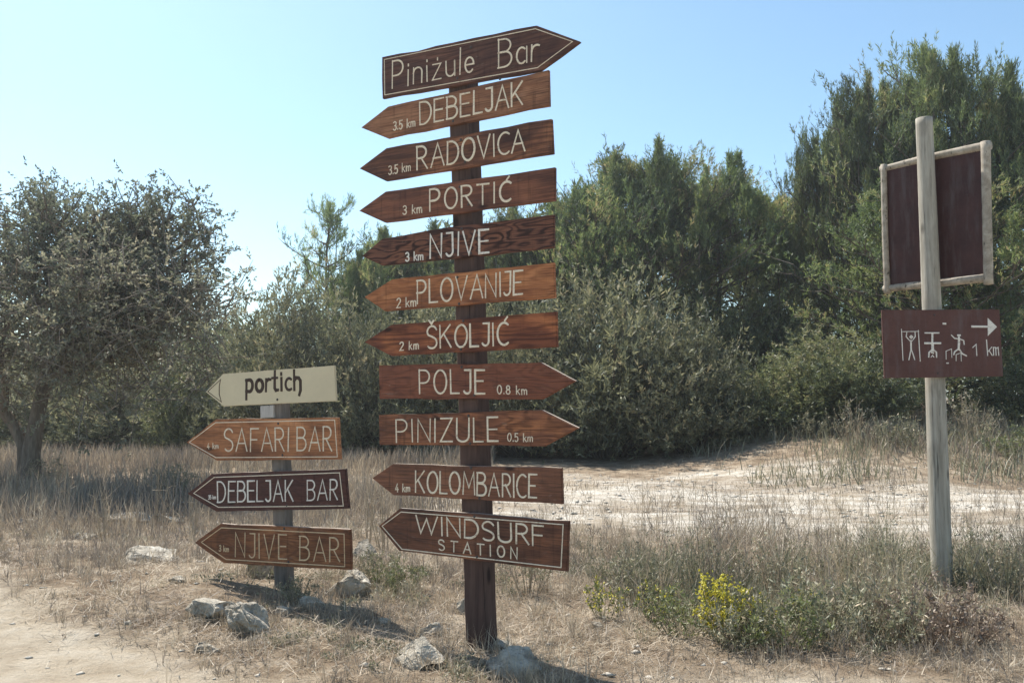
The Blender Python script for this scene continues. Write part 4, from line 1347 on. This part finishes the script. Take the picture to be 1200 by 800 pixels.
class SignPlane:
    def __init__(self, root, p, yaw):
        self.root = root; self.p = Vector(p)
        self.n = Vector((-math.sin(yaw), -math.cos(yaw), 0))
        self.x = Vector((math.cos(yaw), -math.sin(yaw), 0))
        self.z = Vector((0, 0, 1))

    def loc(self, u, v):
        q = hit(u, v, self.p, self.n) - self.p
        return np.array([q.dot(self.x), q.dot(self.z)])

    def board(self, poly, mat, thick=0.028, label=None, name="sign_board", bleach=True, jit=1):
        pts = [self.loc(u, v) for u, v in poly]
        c = np.mean(pts, axis=0)
        wpos = self.p + self.x * c[0] + self.z * c[1]
        bm = bmesh.new()
        # outline with a little saw-cut unevenness
        rs = np.random.RandomState(int(abs(poly[0][0] * 7 + poly[0][1] * 3)) % 9999)
        out = []
        for i in range(len(pts)):
            a = pts[i] - c; b = pts[(i + 1) % len(pts)] - c
            L = np.linalg.norm(b - a); k = max(1, int(L / 0.14))
            for j in range(k):
                t = j / k
                q = a + (b - a) * t
                if j: q = q + rs.randn(2) * 0.0022 * jit
                out.append(q)
        fr = [bm.verts.new((q[0], 0, q[1])) for q in out]
        bk = [bm.verts.new((q[0], thick, q[1])) for q in out]
        bm.faces.new(fr); bm.faces.new(bk[::-1])
        n = len(fr)
        for i in range(n):
            j = (i + 1) % n
            bm.faces.new((fr[i], bk[i], bk[j], fr[j]))
        bmesh.ops.recalc_face_normals(bm, faces=bm.faces[:])
        rim = [e for e in bm.edges if len(e.link_faces) == 2 and (abs(e.verts[0].co.y - e.verts[1].co.y) < 1e-6)]
        bmesh.ops.bevel(bm, geom=rim, offset=0.0035, segments=2, affect='EDGES')
        o = bm_obj(name, bm, mat, self.root)
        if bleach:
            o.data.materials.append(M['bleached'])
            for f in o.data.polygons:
                if f.normal.z > 0.5 and abs(f.normal.y) < 0.3: f.material_index = 1  # painted sunlight on up-facing edges only
        rot = Matrix((self.x, -self.n, self.z)).transposed().to_4x4()
        o.matrix_local = Matrix.Translation(wpos - self.root.location) @ rot
        if label: o['label'] = label
        o_c = c
        return o, c

    def text(self, board, c, items, mat, name="lettering", seed=0):
        """items: (txt, (u0,v0), (u1,v1), cap0, cap1, stroke_px, gap, suffix)"""
        rs = random.Random(seed)
        for it in items:
            sm = StrokeMesh()
            txt, p0, p1, h0, h1, sw = it[:6]
            gap = it[6] if len(it) > 6 else 0.16
            suf = it[7] if len(it) > 7 else ''
            W, st = text_strokes(txt, gap, suf)
            pxm = np.linalg.norm(self.loc(p0[0] + 0, p0[1]) - self.loc(p0[0], p0[1] - 10)) / 10
            for s in st:
                jx, jy = rs.uniform(-.014, .014), rs.uniform(-.022, .022)
                js = rs.uniform(-.025, .025)
                pts = []
                for (a, b) in s:
                    t = (a + jx + js * b) / W; hh = h0 + (h1 - h0) * t
                    u = p0[0] + (p1[0] - p0[0]) * t
                    v = p0[1] + (p1[1] - p0[1]) * t - (b + jy * (1 if 0.02 < b < 0.98 else 0.6)) * hh
                    pts.append(self.loc(u, v) - c)
                sm.stroke(pts, sw * pxm * 1.1 * rs.uniform(0.85, 1.15))
            sm.build("distance" if "km" in txt else name, mat, board)

    def lines(self, board, c, strokes, mat, name, polys=()):
        sm = StrokeMesh()
        for pts, sw in strokes:
            pxm = np.linalg.norm(self.loc(*pts[0]) - self.loc(pts[0][0], pts[0][1] - 10)) / 10
            q = []
            for i in range(len(pts) - 1):
                a = np.array(pts[i]); b = np.array(pts[i + 1])
                q.append(a)
            q.append(np.array(pts[-1]))
            sm.stroke([self.loc(*p) - c for p in q], sw * pxm)
        for pl in polys:
            sm.poly([self.loc(*p) - c for p in pl])
        return sm.build(name, mat, board)

    def screws(self, board, c, uvs, r=0.0095):
        for u, v in uvs:
            q = self.loc(u, v) - c
            bm = bmesh.new()
            bmesh.ops.create_uvsphere(bm, u_segments=10, v_segments=6, radius=r)
            for w in bm.verts: w.co = (w.co.x + q[0], w.co.y * 0.45 - 0.0005, w.co.z + q[1])
            bm_obj("screw", bm, M['screw'], board, True)


def square_post(name, B, T, w, dpt, yaw, mat, parent, segs=24, jit=0.0015):
    """square timber from B to T (world), its front turned by yaw"""
    x = Vector((math.cos(yaw), -math.sin(yaw), 0)); n = Vector((-math.sin(yaw), -math.cos(yaw), 0))
    bm = bmesh.new(); rs = random.Random(5)
    c = 0.007
    prof = [(-w / 2 + c, -dpt / 2), (w / 2 - c, -dpt / 2), (w / 2, -dpt / 2 + c), (w / 2, dpt / 2 - c), (w / 2 - c, dpt / 2), (-w / 2 + c, dpt / 2), (-w / 2, dpt / 2 - c), (-w / 2, -dpt / 2 + c)]
    rings = []
    base = parent.location
    for i in range(segs + 1):
        t = i / segs
        p = B.lerp(T, t) - base
        dx = rs.uniform(-jit, jit); dy = rs.uniform(-jit, jit)
        rings.append([bm.verts.new(p + x * (a + dx) - n * (b + dy)) for a, b in prof])
    for i in range(segs):
        for j in range(8):
            k = (j + 1) % 8
            bm.faces.new((rings[i][j], rings[i][k], rings[i + 1][k], rings[i + 1][j]))
    bm.faces.new(rings[-1]); bm.faces.new(rings[0][::-1])
    bmesh.ops.recalc_face_normals(bm, faces=bm.faces[:])
    return bm_obj(name, bm, mat, parent)


def round_pole(name, pts, rad, mat, parent, sides=20, seed=1, rough=0.02):
    rs = np.random.RandomState(seed)
    P = np.array(pts, float); r = np.array(rad, float)
    n = max(6, int(np.linalg.norm(P[-1] - P[0]) / 0.05))
    t = np.linspace(0, 1, n); tk = np.linspace(0, 1, len(P))
    Q = np.stack([np.interp(t, tk, P[:, a]) for a in range(3)], 1)
    rr = np.interp(t, tk, r)
    T = unit(np.gradient(Q, axis=0))
    ref = np.array([0.0, 1, 0.05]) if abs(T[0, 1]) < 0.9 else np.array([1.0, 0, 0])
    A = unit(np.cross(T, ref)); B = np.cross(T, A)
    ang = np.arange(sides) * 2 * math.pi / sides
    k = 1 + rough * 2.5 * fbm(t[:, None] * 6 + seed, ang[None, :] * 1.0 + seed * 3, 3) + rough * 0.6 * rs.randn(n, sides) * 0.3
    ring = Q[:, None] + (rr[:, None] * k)[..., None] * (A[:, None] * np.cos(ang)[None, :, None] + B[:, None] * np.sin(ang)[None, :, None])
    V = ring.reshape(-1, 3)
    i = np.arange(n - 1)[:, None] * sides + np.arange(sides)[None]
    j = np.arange(n - 1)[:, None] * sides + (np.arange(sides)[None] + 1) % sides
    F = np.stack([i, j, j + sides, i + sides], -1).reshape(-1, 4)
    V = np.concatenate([V, Q[:1] - T[:1] * 0.004, Q[-1:] + T[-1:] * 0.006])
    a = np.arange(sides); b = (a + 1) % sides
    c0 = np.stack([b, a, np.full(sides, n * sides)], 1)
    o2 = (n - 1) * sides
    c1 = np.stack([a + o2, b + o2, np.full(sides, n * sides + 1)], 1)
    me = np_mesh(name, V, [F, c0, c1], mat)
    sm = np.zeros(len(me.polygons), bool); sm[:len(F)] = True
    me.polygons.foreach_set("use_smooth", sm)
    return obj(name, me, parent)


# ------------------------------------------------------------------ tall signpost
def tall_signpost():
    yaw = math.radians(30)
    g = on_ground(564, 757)
    root = empty("signpost", (g.x, g.y, float(gh(g.x, g.y))))
    set_props(root, "tall dark wooden post carrying eleven brown arrow boards with cream lettering", "signpost")
    n = Vector((-math.sin(yaw), -math.cos(yaw), 0))
    pc = Vector((g.x, g.y, 0))
    B = hit(566, 800, pc, n); T = hit(543, 92, pc, n)
    w = 0.142
    square_post("post", B, T, w, w, yaw, M['post'], root)
    pl = SignPlane(root, pc + n * (w / 2 + 0.030), yaw)
    cr = M['cream']; wh = M['white']

    def wm(nm, d, m, l, **k): return wood_mat(nm, d, m, l, **k)
    mats = {
        'pb': wm("wood pinizule bar", (0.050, 0.026, 0.024), (0.105, 0.058, 0.050), (0.165, 0.095, 0.080), grain=0.5, seed=1, zscale=12, warp=0.4, blotch=0.8),
        'deb': wm("wood debeljak", (0.10, 0.050, 0.032), (0.235, 0.125, 0.080), (0.33, 0.20, 0.135), grain=0.18, seed=2, blotch=0.9, warp=0.35),
        'rad': wm("wood radovica", (0.065, 0.032, 0.024), (0.165, 0.082, 0.056), (0.30, 0.16, 0.10), grain=0.55, seed=3, blotch=1.0, zscale=13, warp=0.4),
        'por': wm("wood portic", (0.075, 0.034, 0.026), (0.180, 0.086, 0.062), (0.27, 0.135, 0.09), grain=0.3, seed=4, blotch=0.8, zscale=9, warp=0.3),
        'nji': wm("wood njive", (0.045, 0.022, 0.019), (0.150, 0.074, 0.055), (0.23, 0.125, 0.09), grain=1.0, seed=5, warp=1.3, zscale=5),
        'plo': wm("wood plovanije", (0.13, 0.052, 0.028), (0.33, 0.150, 0.075), (0.48, 0.26, 0.14), grain=0.3, seed=6, blotch=0.9),
        'sko': wm("wood skoljic", (0.075, 0.028, 0.020), (0.215, 0.083, 0.048), (0.40, 0.18, 0.09), grain=0.6, seed=7, blotch=0.95, warp=0.4),
        'pol': wm("wood polje", (0.085, 0.036, 0.026), (0.190, 0.080, 0.055), (0.27, 0.125, 0.08), grain=0.35, seed=8, warp=1.1, zscale=5),
        'pin': wm("wood pinizule", (0.10, 0.045, 0.030), (0.225, 0.108, 0.070), (0.37, 0.18, 0.09), grain=0.6, seed=9, blotch=0.9, warp=1.0),
        'kol': wm("wood kolombarice", (0.075, 0.038, 0.028), (0.190, 0.098, 0.070), (0.27, 0.145, 0.10), grain=0.22, seed=10, blotch=0.8, warp=0.5, zscale=11),
        'win': wm("wood windsurf", (0.055, 0.028, 0.022), (0.135, 0.070, 0.052), (0.27, 0.13, 0.075), grain=0.28, seed=11, blotch=0.95, warp=0.45),
    }
    L = lambda tip, ts, tr, br, bs: [tip, ts, tr, br, bs]
    # --- boards
    b, c = pl.board([(447.5, 67), (628.5, 30), (679.5, 48.7), (632.5, 83), (448, 115.5)], mats['pb'], label="dark topmost board pointing right, with cream lettering inside a thin border")
    pl.text(b, c, [("Pinižule", (460, 104), (555, 84), 32, 30, 1.9, 0.19), ("Bar", (584, 80), (631.5, 70.5), 33, 32, 2.0, 0.17)], cr, seed=1)
    pl.lines(b, c, [([(450.5, 70), (627.5, 34), (671, 49), (630, 79.5), (451, 111.5), (450.5, 70)], 1.0)], cr, "border")
    pl.screws(b, c, [(536, 92), (552, 56)])
    b, c = pl.board(L((423, 149.5), (454.5, 125), (642.5, 82), (643.5, 124), (453.7, 162)), mats['deb'], label="mid brown board pointing left, lettered DEBELJAK 3,5 km")
    pl.text(b, c, [("DEBELJAK", (492, 146.5), (612, 122.5), 26, 27, 2.3, 0.15), ("3,5 km", (461, 153), (486.5, 148), 10, 10, 1.3, 0.2)], cr, seed=2)
    pl.screws(b, c, [(586, 92.5), (531, 142)])
    b, c = pl.board(L((421, 197.5), (452.5, 173.7), (646, 139.5), (648, 180), (451.7, 212)), mats['rad'], label="dark brown board pointing left, lettered RADOVICA 3,5 km")
    pl.text(b, c, [("RADOVICA", (489, 199), (615, 176.5), 27, 25, 2.3, 0.15), ("3,5 km", (455.5, 205), (481, 200), 10, 10, 1.3, 0.2)], cr, seed=3)
    pl.screws(b, c, [(540, 164), (545, 190)])
    b, c = pl.board(L((420.5, 247), (451.7, 224.5), (650, 196), (650, 235), (450.7, 260.7)), mats['por'], label="reddish brown board pointing left, lettered PORTIĆ 3 km")
    pl.text(b, c, [("PORTIĆ", (504, 247), (597.5, 235.5), 25, 23, 2.5, 0.22), ("3 km", (472.5, 251.5), (494.5, 249), 10, 10, 1.5, 0.2)], cr, seed=4)
    pl.screws(b, c, [(539, 219), (549, 239.5)])
    b, c = pl.board([(424, 300), (447.5, 280), (520, 267), (648.7, 251.5), (648.7, 290), (530, 303), (447.5, 311)], mats['nji'], label="very dark board with bold wavy grain pointing left, lettered NJIVE 3 km")
    pl.text(b, c, [("NJIVE", (504, 302.5), (573, 295.5), 27, 27, 2.5, 0.20), ("3 km", (475.7, 306), (495.7, 304.3), 10, 9.5, 1.6, 0.2)], wh, seed=5)
    pl.screws(b, c, [(541, 268), (552, 297)])
    b, c = pl.board(L((427, 348), (458.7, 327.5), (648.7, 307.5), (650, 348.7), (451, 364.5)), mats['plo'], label="lightest orange brown board pointing left, lettered PLOVANIJE 2 km")
    pl.text(b, c, [("PLOVANIJE", (489, 356), (612, 344.5), 27, 27.5, 2.2, 0.15), ("2 km", (465, 360.5), (487.5, 358.5), 11, 10.5, 1.5, 0.2)], cr, seed=6)
    pl.screws(b, c, [(536, 325), (538, 356)])
    b, c = pl.board(L((427, 400.7), (458.7, 380.5), (651.5, 365), (652.5, 406), (458.7, 417)), mats['sko'], label="red brown board with orange patches pointing left, lettered ŠKOLJIĆ 2 km")
    pl.text(b, c, [("ŠKOLJIĆ", (500.5, 408), (595, 403.7), 26, 26, 2.6, 0.17), ("2 km", (468.7, 410.5), (490.5, 408.5), 9.5, 9.5, 1.5, 0.2)], cr, seed=7)
    pl.screws(b, c, [(543, 376), (540, 409.5)])
    b, c = pl.board([(443.7, 428), (633.7, 424.5), (674, 446), (635, 467.7), (444.5, 467.3)], mats['pol'], label="red brown board pointing right, lettered POLJE 0,8 km")
    pl.text(b, c, [("POLJE", (492, 461), (568, 460.7), 27.5, 27.5, 2.3, 0.20), ("0,8 km", (583, 461.3), (617.5, 462), 10, 9.5, 1.4, 0.24)], cr, seed=8)
    pl.screws(b, c, [(541, 430), (556, 463)])
    b, c = pl.board([(443.7, 486), (635, 480.3), (677.7, 501), (637.5, 522.7), (444.5, 521)], mats['pin'], label="mottled brown board pointing right, lettered PINIZULE 0,5 km")
    pl.text(b, c, [("PINIZULE", (464.7, 517.7), (583.7, 516.7), 26, 28, 2.1, 0.19), ("0,5 km", (595, 516.7), (624, 517.2), 9.5, 9, 1.3, 0.22)], cr, seed=9)
    pl.screws(b, c, [(549, 487), (551, 519.5)])
    b, c = pl.board(L((436, 560), (461, 543), (657.5, 548), (659, 590.5), (461, 580)), mats['kol'], label="brown board pointing left, lettered KOLOMBARICE 4 km")
    pl.text(b, c, [("KOLOMBARICE", (487, 576), (628.5, 583), 24.5, 27, 2.3, 0.15), ("4 km", (463.7, 576), (480.5, 575.5), 9.5, 8.5, 1.4, 0.2)], cr, seed=10)
    pl.screws(b, c, [(552, 548), (562, 583.5)])
    b, c = pl.board(L((443.7, 616), (468.7, 595.3), (666.5, 610), (664.5, 669.5), (467.5, 645)), mats['win'], label="dark lowest board with a cream border and two lines of letters")
    pl.text(b, c, [("WINDSURF", (487, 623.5), (637, 639.5), 20, 23.5, 2.5, 0.18), ("STATION", (514, 644), (606, 654.5), 12, 13, 1.8, 0.50)], cr, seed=11)
    pl.lines(b, c, [([(447.8, 616), (470, 599.5), (660, 614.3), (657.5, 664.5), (471, 643), (447.8, 616)], 1.3)], cr, "border")
    pl.screws(b, c, [(556, 605), (559, 652)])


tall_signpost()


def small_signpost():
    yaw = math.radians(25)
    g = on_ground(334, 702)
    root = empty("signpost", (g.x, g.y, float(gh(g.x, g.y))))
    set_props(root, "short grey wooden post with one beige and three brown arrow boards pointing left", "signpost")
    n = Vector((-math.sin(yaw), -math.cos(yaw), 0))
    pc = Vector((g.x, g.y, 0))
    B = hit(334, 725, pc, n); T = hit(328, 448, pc, n)
    w = 0.115
    square_post("post", B, T, w, 0.10, yaw, M['greypost'], root)
    pl = SignPlane(root, pc + n * (0.05 + 0.026), yaw)
    # pale spacer block between the two top boards
    b, c = pl.board([(304, 475.5), (319.5, 474.5), (320, 489), (304.5, 490)], M['greyblock'], 0.05, name="spacer_block", bleach=False)
    b.location += Vector(n) * -0.005
    cr = M['cream']
    b, c = pl.board([(241, 459), (261, 438), (392, 428), (394, 469.6), (262, 476)], M['beige'], 0.02, "beige painted board with dark brown lower case letters", jit=0.3)
    pl.text(b, c, [("portich", (288.5, 459), (352.5, 456), 22, 22.5, 3.9, 0.20, '_')], M['ink'], seed=20)
    pl.lines(b, c, [([(243.5, 458.6), (258.6, 444.5), (257, 452), (257, 462), (259.5, 470.8), (243.5, 458.6)], 1.2)], M['ink'], "triangle_mark")
    pl.screws(b, c, [(322, 437), (325, 468)])
    ma = wood_mat("wood safari", (0.16, 0.070, 0.038), (0.345, 0.175, 0.095), (0.48, 0.27, 0.155), grain=0.2, seed=14, blotch=1.0, warp=0.5)
    b, c = pl.board([(218.5, 518), (253, 491), (395.8, 489), (398.5, 538), (254, 539.5)], ma, 0.03, "orange brown board with cream letters and border")
    pl.text(b, c, [("SAFARI", (263, 528.5), (338, 528), 26, 27, 1.9, 0.17), ("BAR", (348, 528), (389, 527.6), 27.5, 28, 1.9, 0.17), ("4 km", (243, 525.8), (256, 525), 6.5, 6, 1.0, 0.2)], cr, seed=21)
    pl.lines(b, c, [([(222, 518), (252.5, 495), (392.3, 492), (395.3, 535), (253, 535.8), (222, 518)], 1.1)], cr, "border")
    pl.screws(b, c, [(326, 496), (331, 533)])
    mb = wood_mat("wood debeljak bar", (0.040, 0.021, 0.022), (0.085, 0.043, 0.042), (0.115, 0.062, 0.058), grain=0.25, seed=15, blotch=0.5)
    b, c = pl.board([(219.4, 578), (248, 555), (404.4, 549), (408.4, 595.6), (253, 599)], mb, 0.03, "darkest board, purplish brown with white letters and cream border")
    pl.text(b, c, [("DEBELJAK", (255, 588), (343.5, 586.5), 24, 24, 1.9, 0.16), ("BAR", (360, 586), (395.5, 585), 23.5, 23.5, 1.9, 0.16), ("35 km", (244.4, 584.6), (253, 584.2), 4.5, 4.5, 0.9, 0.15)], wht(), seed=22)
    pl.lines(b, c, [([(227, 577.6), (251, 559), (398, 553.6), (402.4, 592.4), (256, 594), (227, 577.6)], 1.2)], cr, "border")
    pl.screws(b, c, [(329, 560), (336, 592)])
    mc = wood_mat("wood njive bar", (0.10, 0.045, 0.026), (0.225, 0.110, 0.062), (0.34, 0.18, 0.10), grain=0.45, seed=16, blotch=0.9)
    b, c = pl.board([(228, 635.6), (259, 613), (409.6, 620), (411, 667.6), (262, 659.5)], mc, 0.03, "warm brown board with tan letters and border, lowest on the short post")
    pl.text(b, c, [("NJIVE", (275.5, 652), (336, 655), 28, 28.5, 1.8, 0.22), ("BAR", (351, 656), (398, 657.5), 28, 27.5, 1.9, 0.20), ("3 km", (257, 645.5), (268, 646), 7, 6.5, 1.1, 0.2)], M['tan'], seed=23)
    pl.lines(b, c, [([(236, 635), (259.5, 618), (403.3, 625.3), (404, 663.5), (265, 655), (236, 635)], 1.2)], M['tan'], "border")
    pl.screws(b, c, [(333, 619), (338, 658)])


def wht():
    return M['white']


small_signpost()


def pole_sign():
    g = on_ground(1104, 692)
    root = empty("signpost", (g.x, g.y, float(gh(g.x, g.y))))
    set_props(root, "bare grey round pole with a framed maroon panel and a maroon pictogram board", "signpost")
    d = g.y
    Bp = at_depth(1106, 735, d) - root.location
    Tp = at_depth(1082.7, 139, d + 0.02) - root.location
    mid = at_depth(1095.5, 441, d) - root.location
    rb = 11.7 / F_PX * d; rt = 9.4 / F_PX * d
    round_pole("pole", [Bp, mid, Tp], [rb, (rb + rt) / 2 + 0.002, rt], M['pole'], root, 24, 3, 0.025)
    # framed panel, turned away, its back to the pole
    yaw = math.radians(50)
    n = Vector((-math.sin(yaw), -math.cos(yaw), 0))
    axis_mid = at_depth(1087.5, 255, d)
    # the pole stands in front of the frame: plane behind it
    p = axis_mid - n * (rt + 0.05)
    pl = SignPlane(root, p, yaw)

    def W(u, v, off=0.0):
        return hit(u, v, p + n * off, n) - root.location
    b, c = pl.board([(1037, 198), (1157, 174), (1157, 326), (1039, 338)], M['maroon'], 0.016, name="panel", jit=0.2, bleach=False)
    r = 0.034
    round_pole("rail", [W(1032, 199, -0.01), W(1090, 184.5, -0.01), W(1161, 170, -0.01)], [r * 0.82, r * 0.95, r * 1.05], M['rail'], root, 14, 5, 0.05)
    round_pole("rail", [W(1036, 338.5, 0.0), W(1157, 325.5, 0.0)], [r * 0.85, r * 1.0], M['rail'], root, 14, 6, 0.05)
    round_pole("rail", [W(1035.5, 193, 0.012), W(1037, 270, 0.012), W(1040, 344, 0.012)], [r * 0.75, r * 0.72, r * 0.78], M['rail'], root, 14, 7, 0.05)
    round_pole("rail", [W(1155, 166, 0.014), W(1156.5, 250, 0.014), W(1158.5, 333, 0.014)], [r * 1.05, r * 1.0, r * 1.0], M['rail'], root, 14, 8, 0.05)
    # pictogram board
    yaw2 = math.radians(4)
    n2 = Vector((-math.sin(yaw2), -math.cos(yaw2), 0))
    p2 = Vector((g.x, d, 0)) + n2 * (rb + 0.026)
    p3 = SignPlane(root, p2, yaw2)
    b, c = p3.board([(1033.5, 363), (1171.3, 362.6), (1175.8, 440.8), (1036.7, 443)], M['signmaroon'], 0.024, "maroon board with white exercise pictograms, an arrow and 1 km", jit=0.3)
    k = lambda x, y: (1000 + x / 6.0, 320 + y / 6.0)
    st = []

    def s(pts, w): st.append(([k(*q) for q in pts], w))
    def flush(nm):
        p3.lines(b, c, st, M['white'], nm); st.clear()
    # chin-up figure under a bar
    s([(338, 395), (343, 500), (349, 612)], 1.3); s([(457, 403), (463, 510), (470, 618)], 1.3); s([(341, 411), (459, 409)], 1.1)
    s([(376, 414), (371, 446), (400, 478)], 1.3); s([(433, 414), (435, 446), (411, 478)], 1.3)
    s([(405, 474), (406, 545)], 2.6); s([(403, 540), (397, 575), (390, 608)], 1.5); s([(408, 540), (420, 572), (431, 607)], 1.5)
    s([(398, 447), (406, 440), (416, 447)], 1.8); s([(398, 449), (407, 458), (416, 449)], 1.8)
    flush('pictogram')
    # second figure lying between two bars
    s([(505, 420), (600, 420)], 2.2); s([(556, 425), (555, 485)], 3.2); s([(505, 492), (610, 492)], 3.2)
    s([(557, 498), (558, 545)], 4.2); s([(556, 535), (532, 558), (530, 588)], 2.0); s([(560, 535), (584, 556), (585, 590)], 2.0)
    s([(550, 558), (562, 562)], 2.0); s([(546, 590), (556, 578), (566, 590)], 1.2)
    flush('pictogram')
    # runner over hurdles
    s([(735, 436), (749, 436)], 2.6); s([(742, 450), (743, 490), (740, 535)], 3.2)
    s([(742, 462), (712, 458), (690, 436)], 1.6); s([(744, 460), (776, 474), (779, 500)], 1.6)
    s([(742, 530), (712, 552), (706, 572)], 2.0); s([(742, 530), (766, 566), (794, 580)], 2.0)
    s([(652, 605), (651, 548), (690, 532), (692, 592)], 0.9); s([(722, 616), (722, 572), (756, 560), (758, 618)], 0.9)
    s([(657, 632), (667, 632)], 2.0); s([(634, 355), (646, 355)], 3.0)
    flush('pictogram')
    # figure one, arrow, km
    s([(840, 522), (863, 500), (868, 578)], 1.5)
    s([(936, 470), (944, 578)], 1.6); s([(972, 520), (946, 552)], 1.4); s([(955, 545), (976, 577)], 1.4)
    s([(986, 577), (984, 522), (1000, 522), (1003, 577)], 1.3); s([(1003, 530), (1017, 521), (1022, 577)], 1.3)
    flush('distance')
    s([(836, 375), (943, 376)], 3.4)
    p3.lines(b, c, st, M['white'], 'arrow_mark', polys=[[k(944, 315), k(1009, 378), k(945, 441)]])
    p3.screws(b, c, [(1095, 369), (1099, 437)], 0.008)


pole_sign()
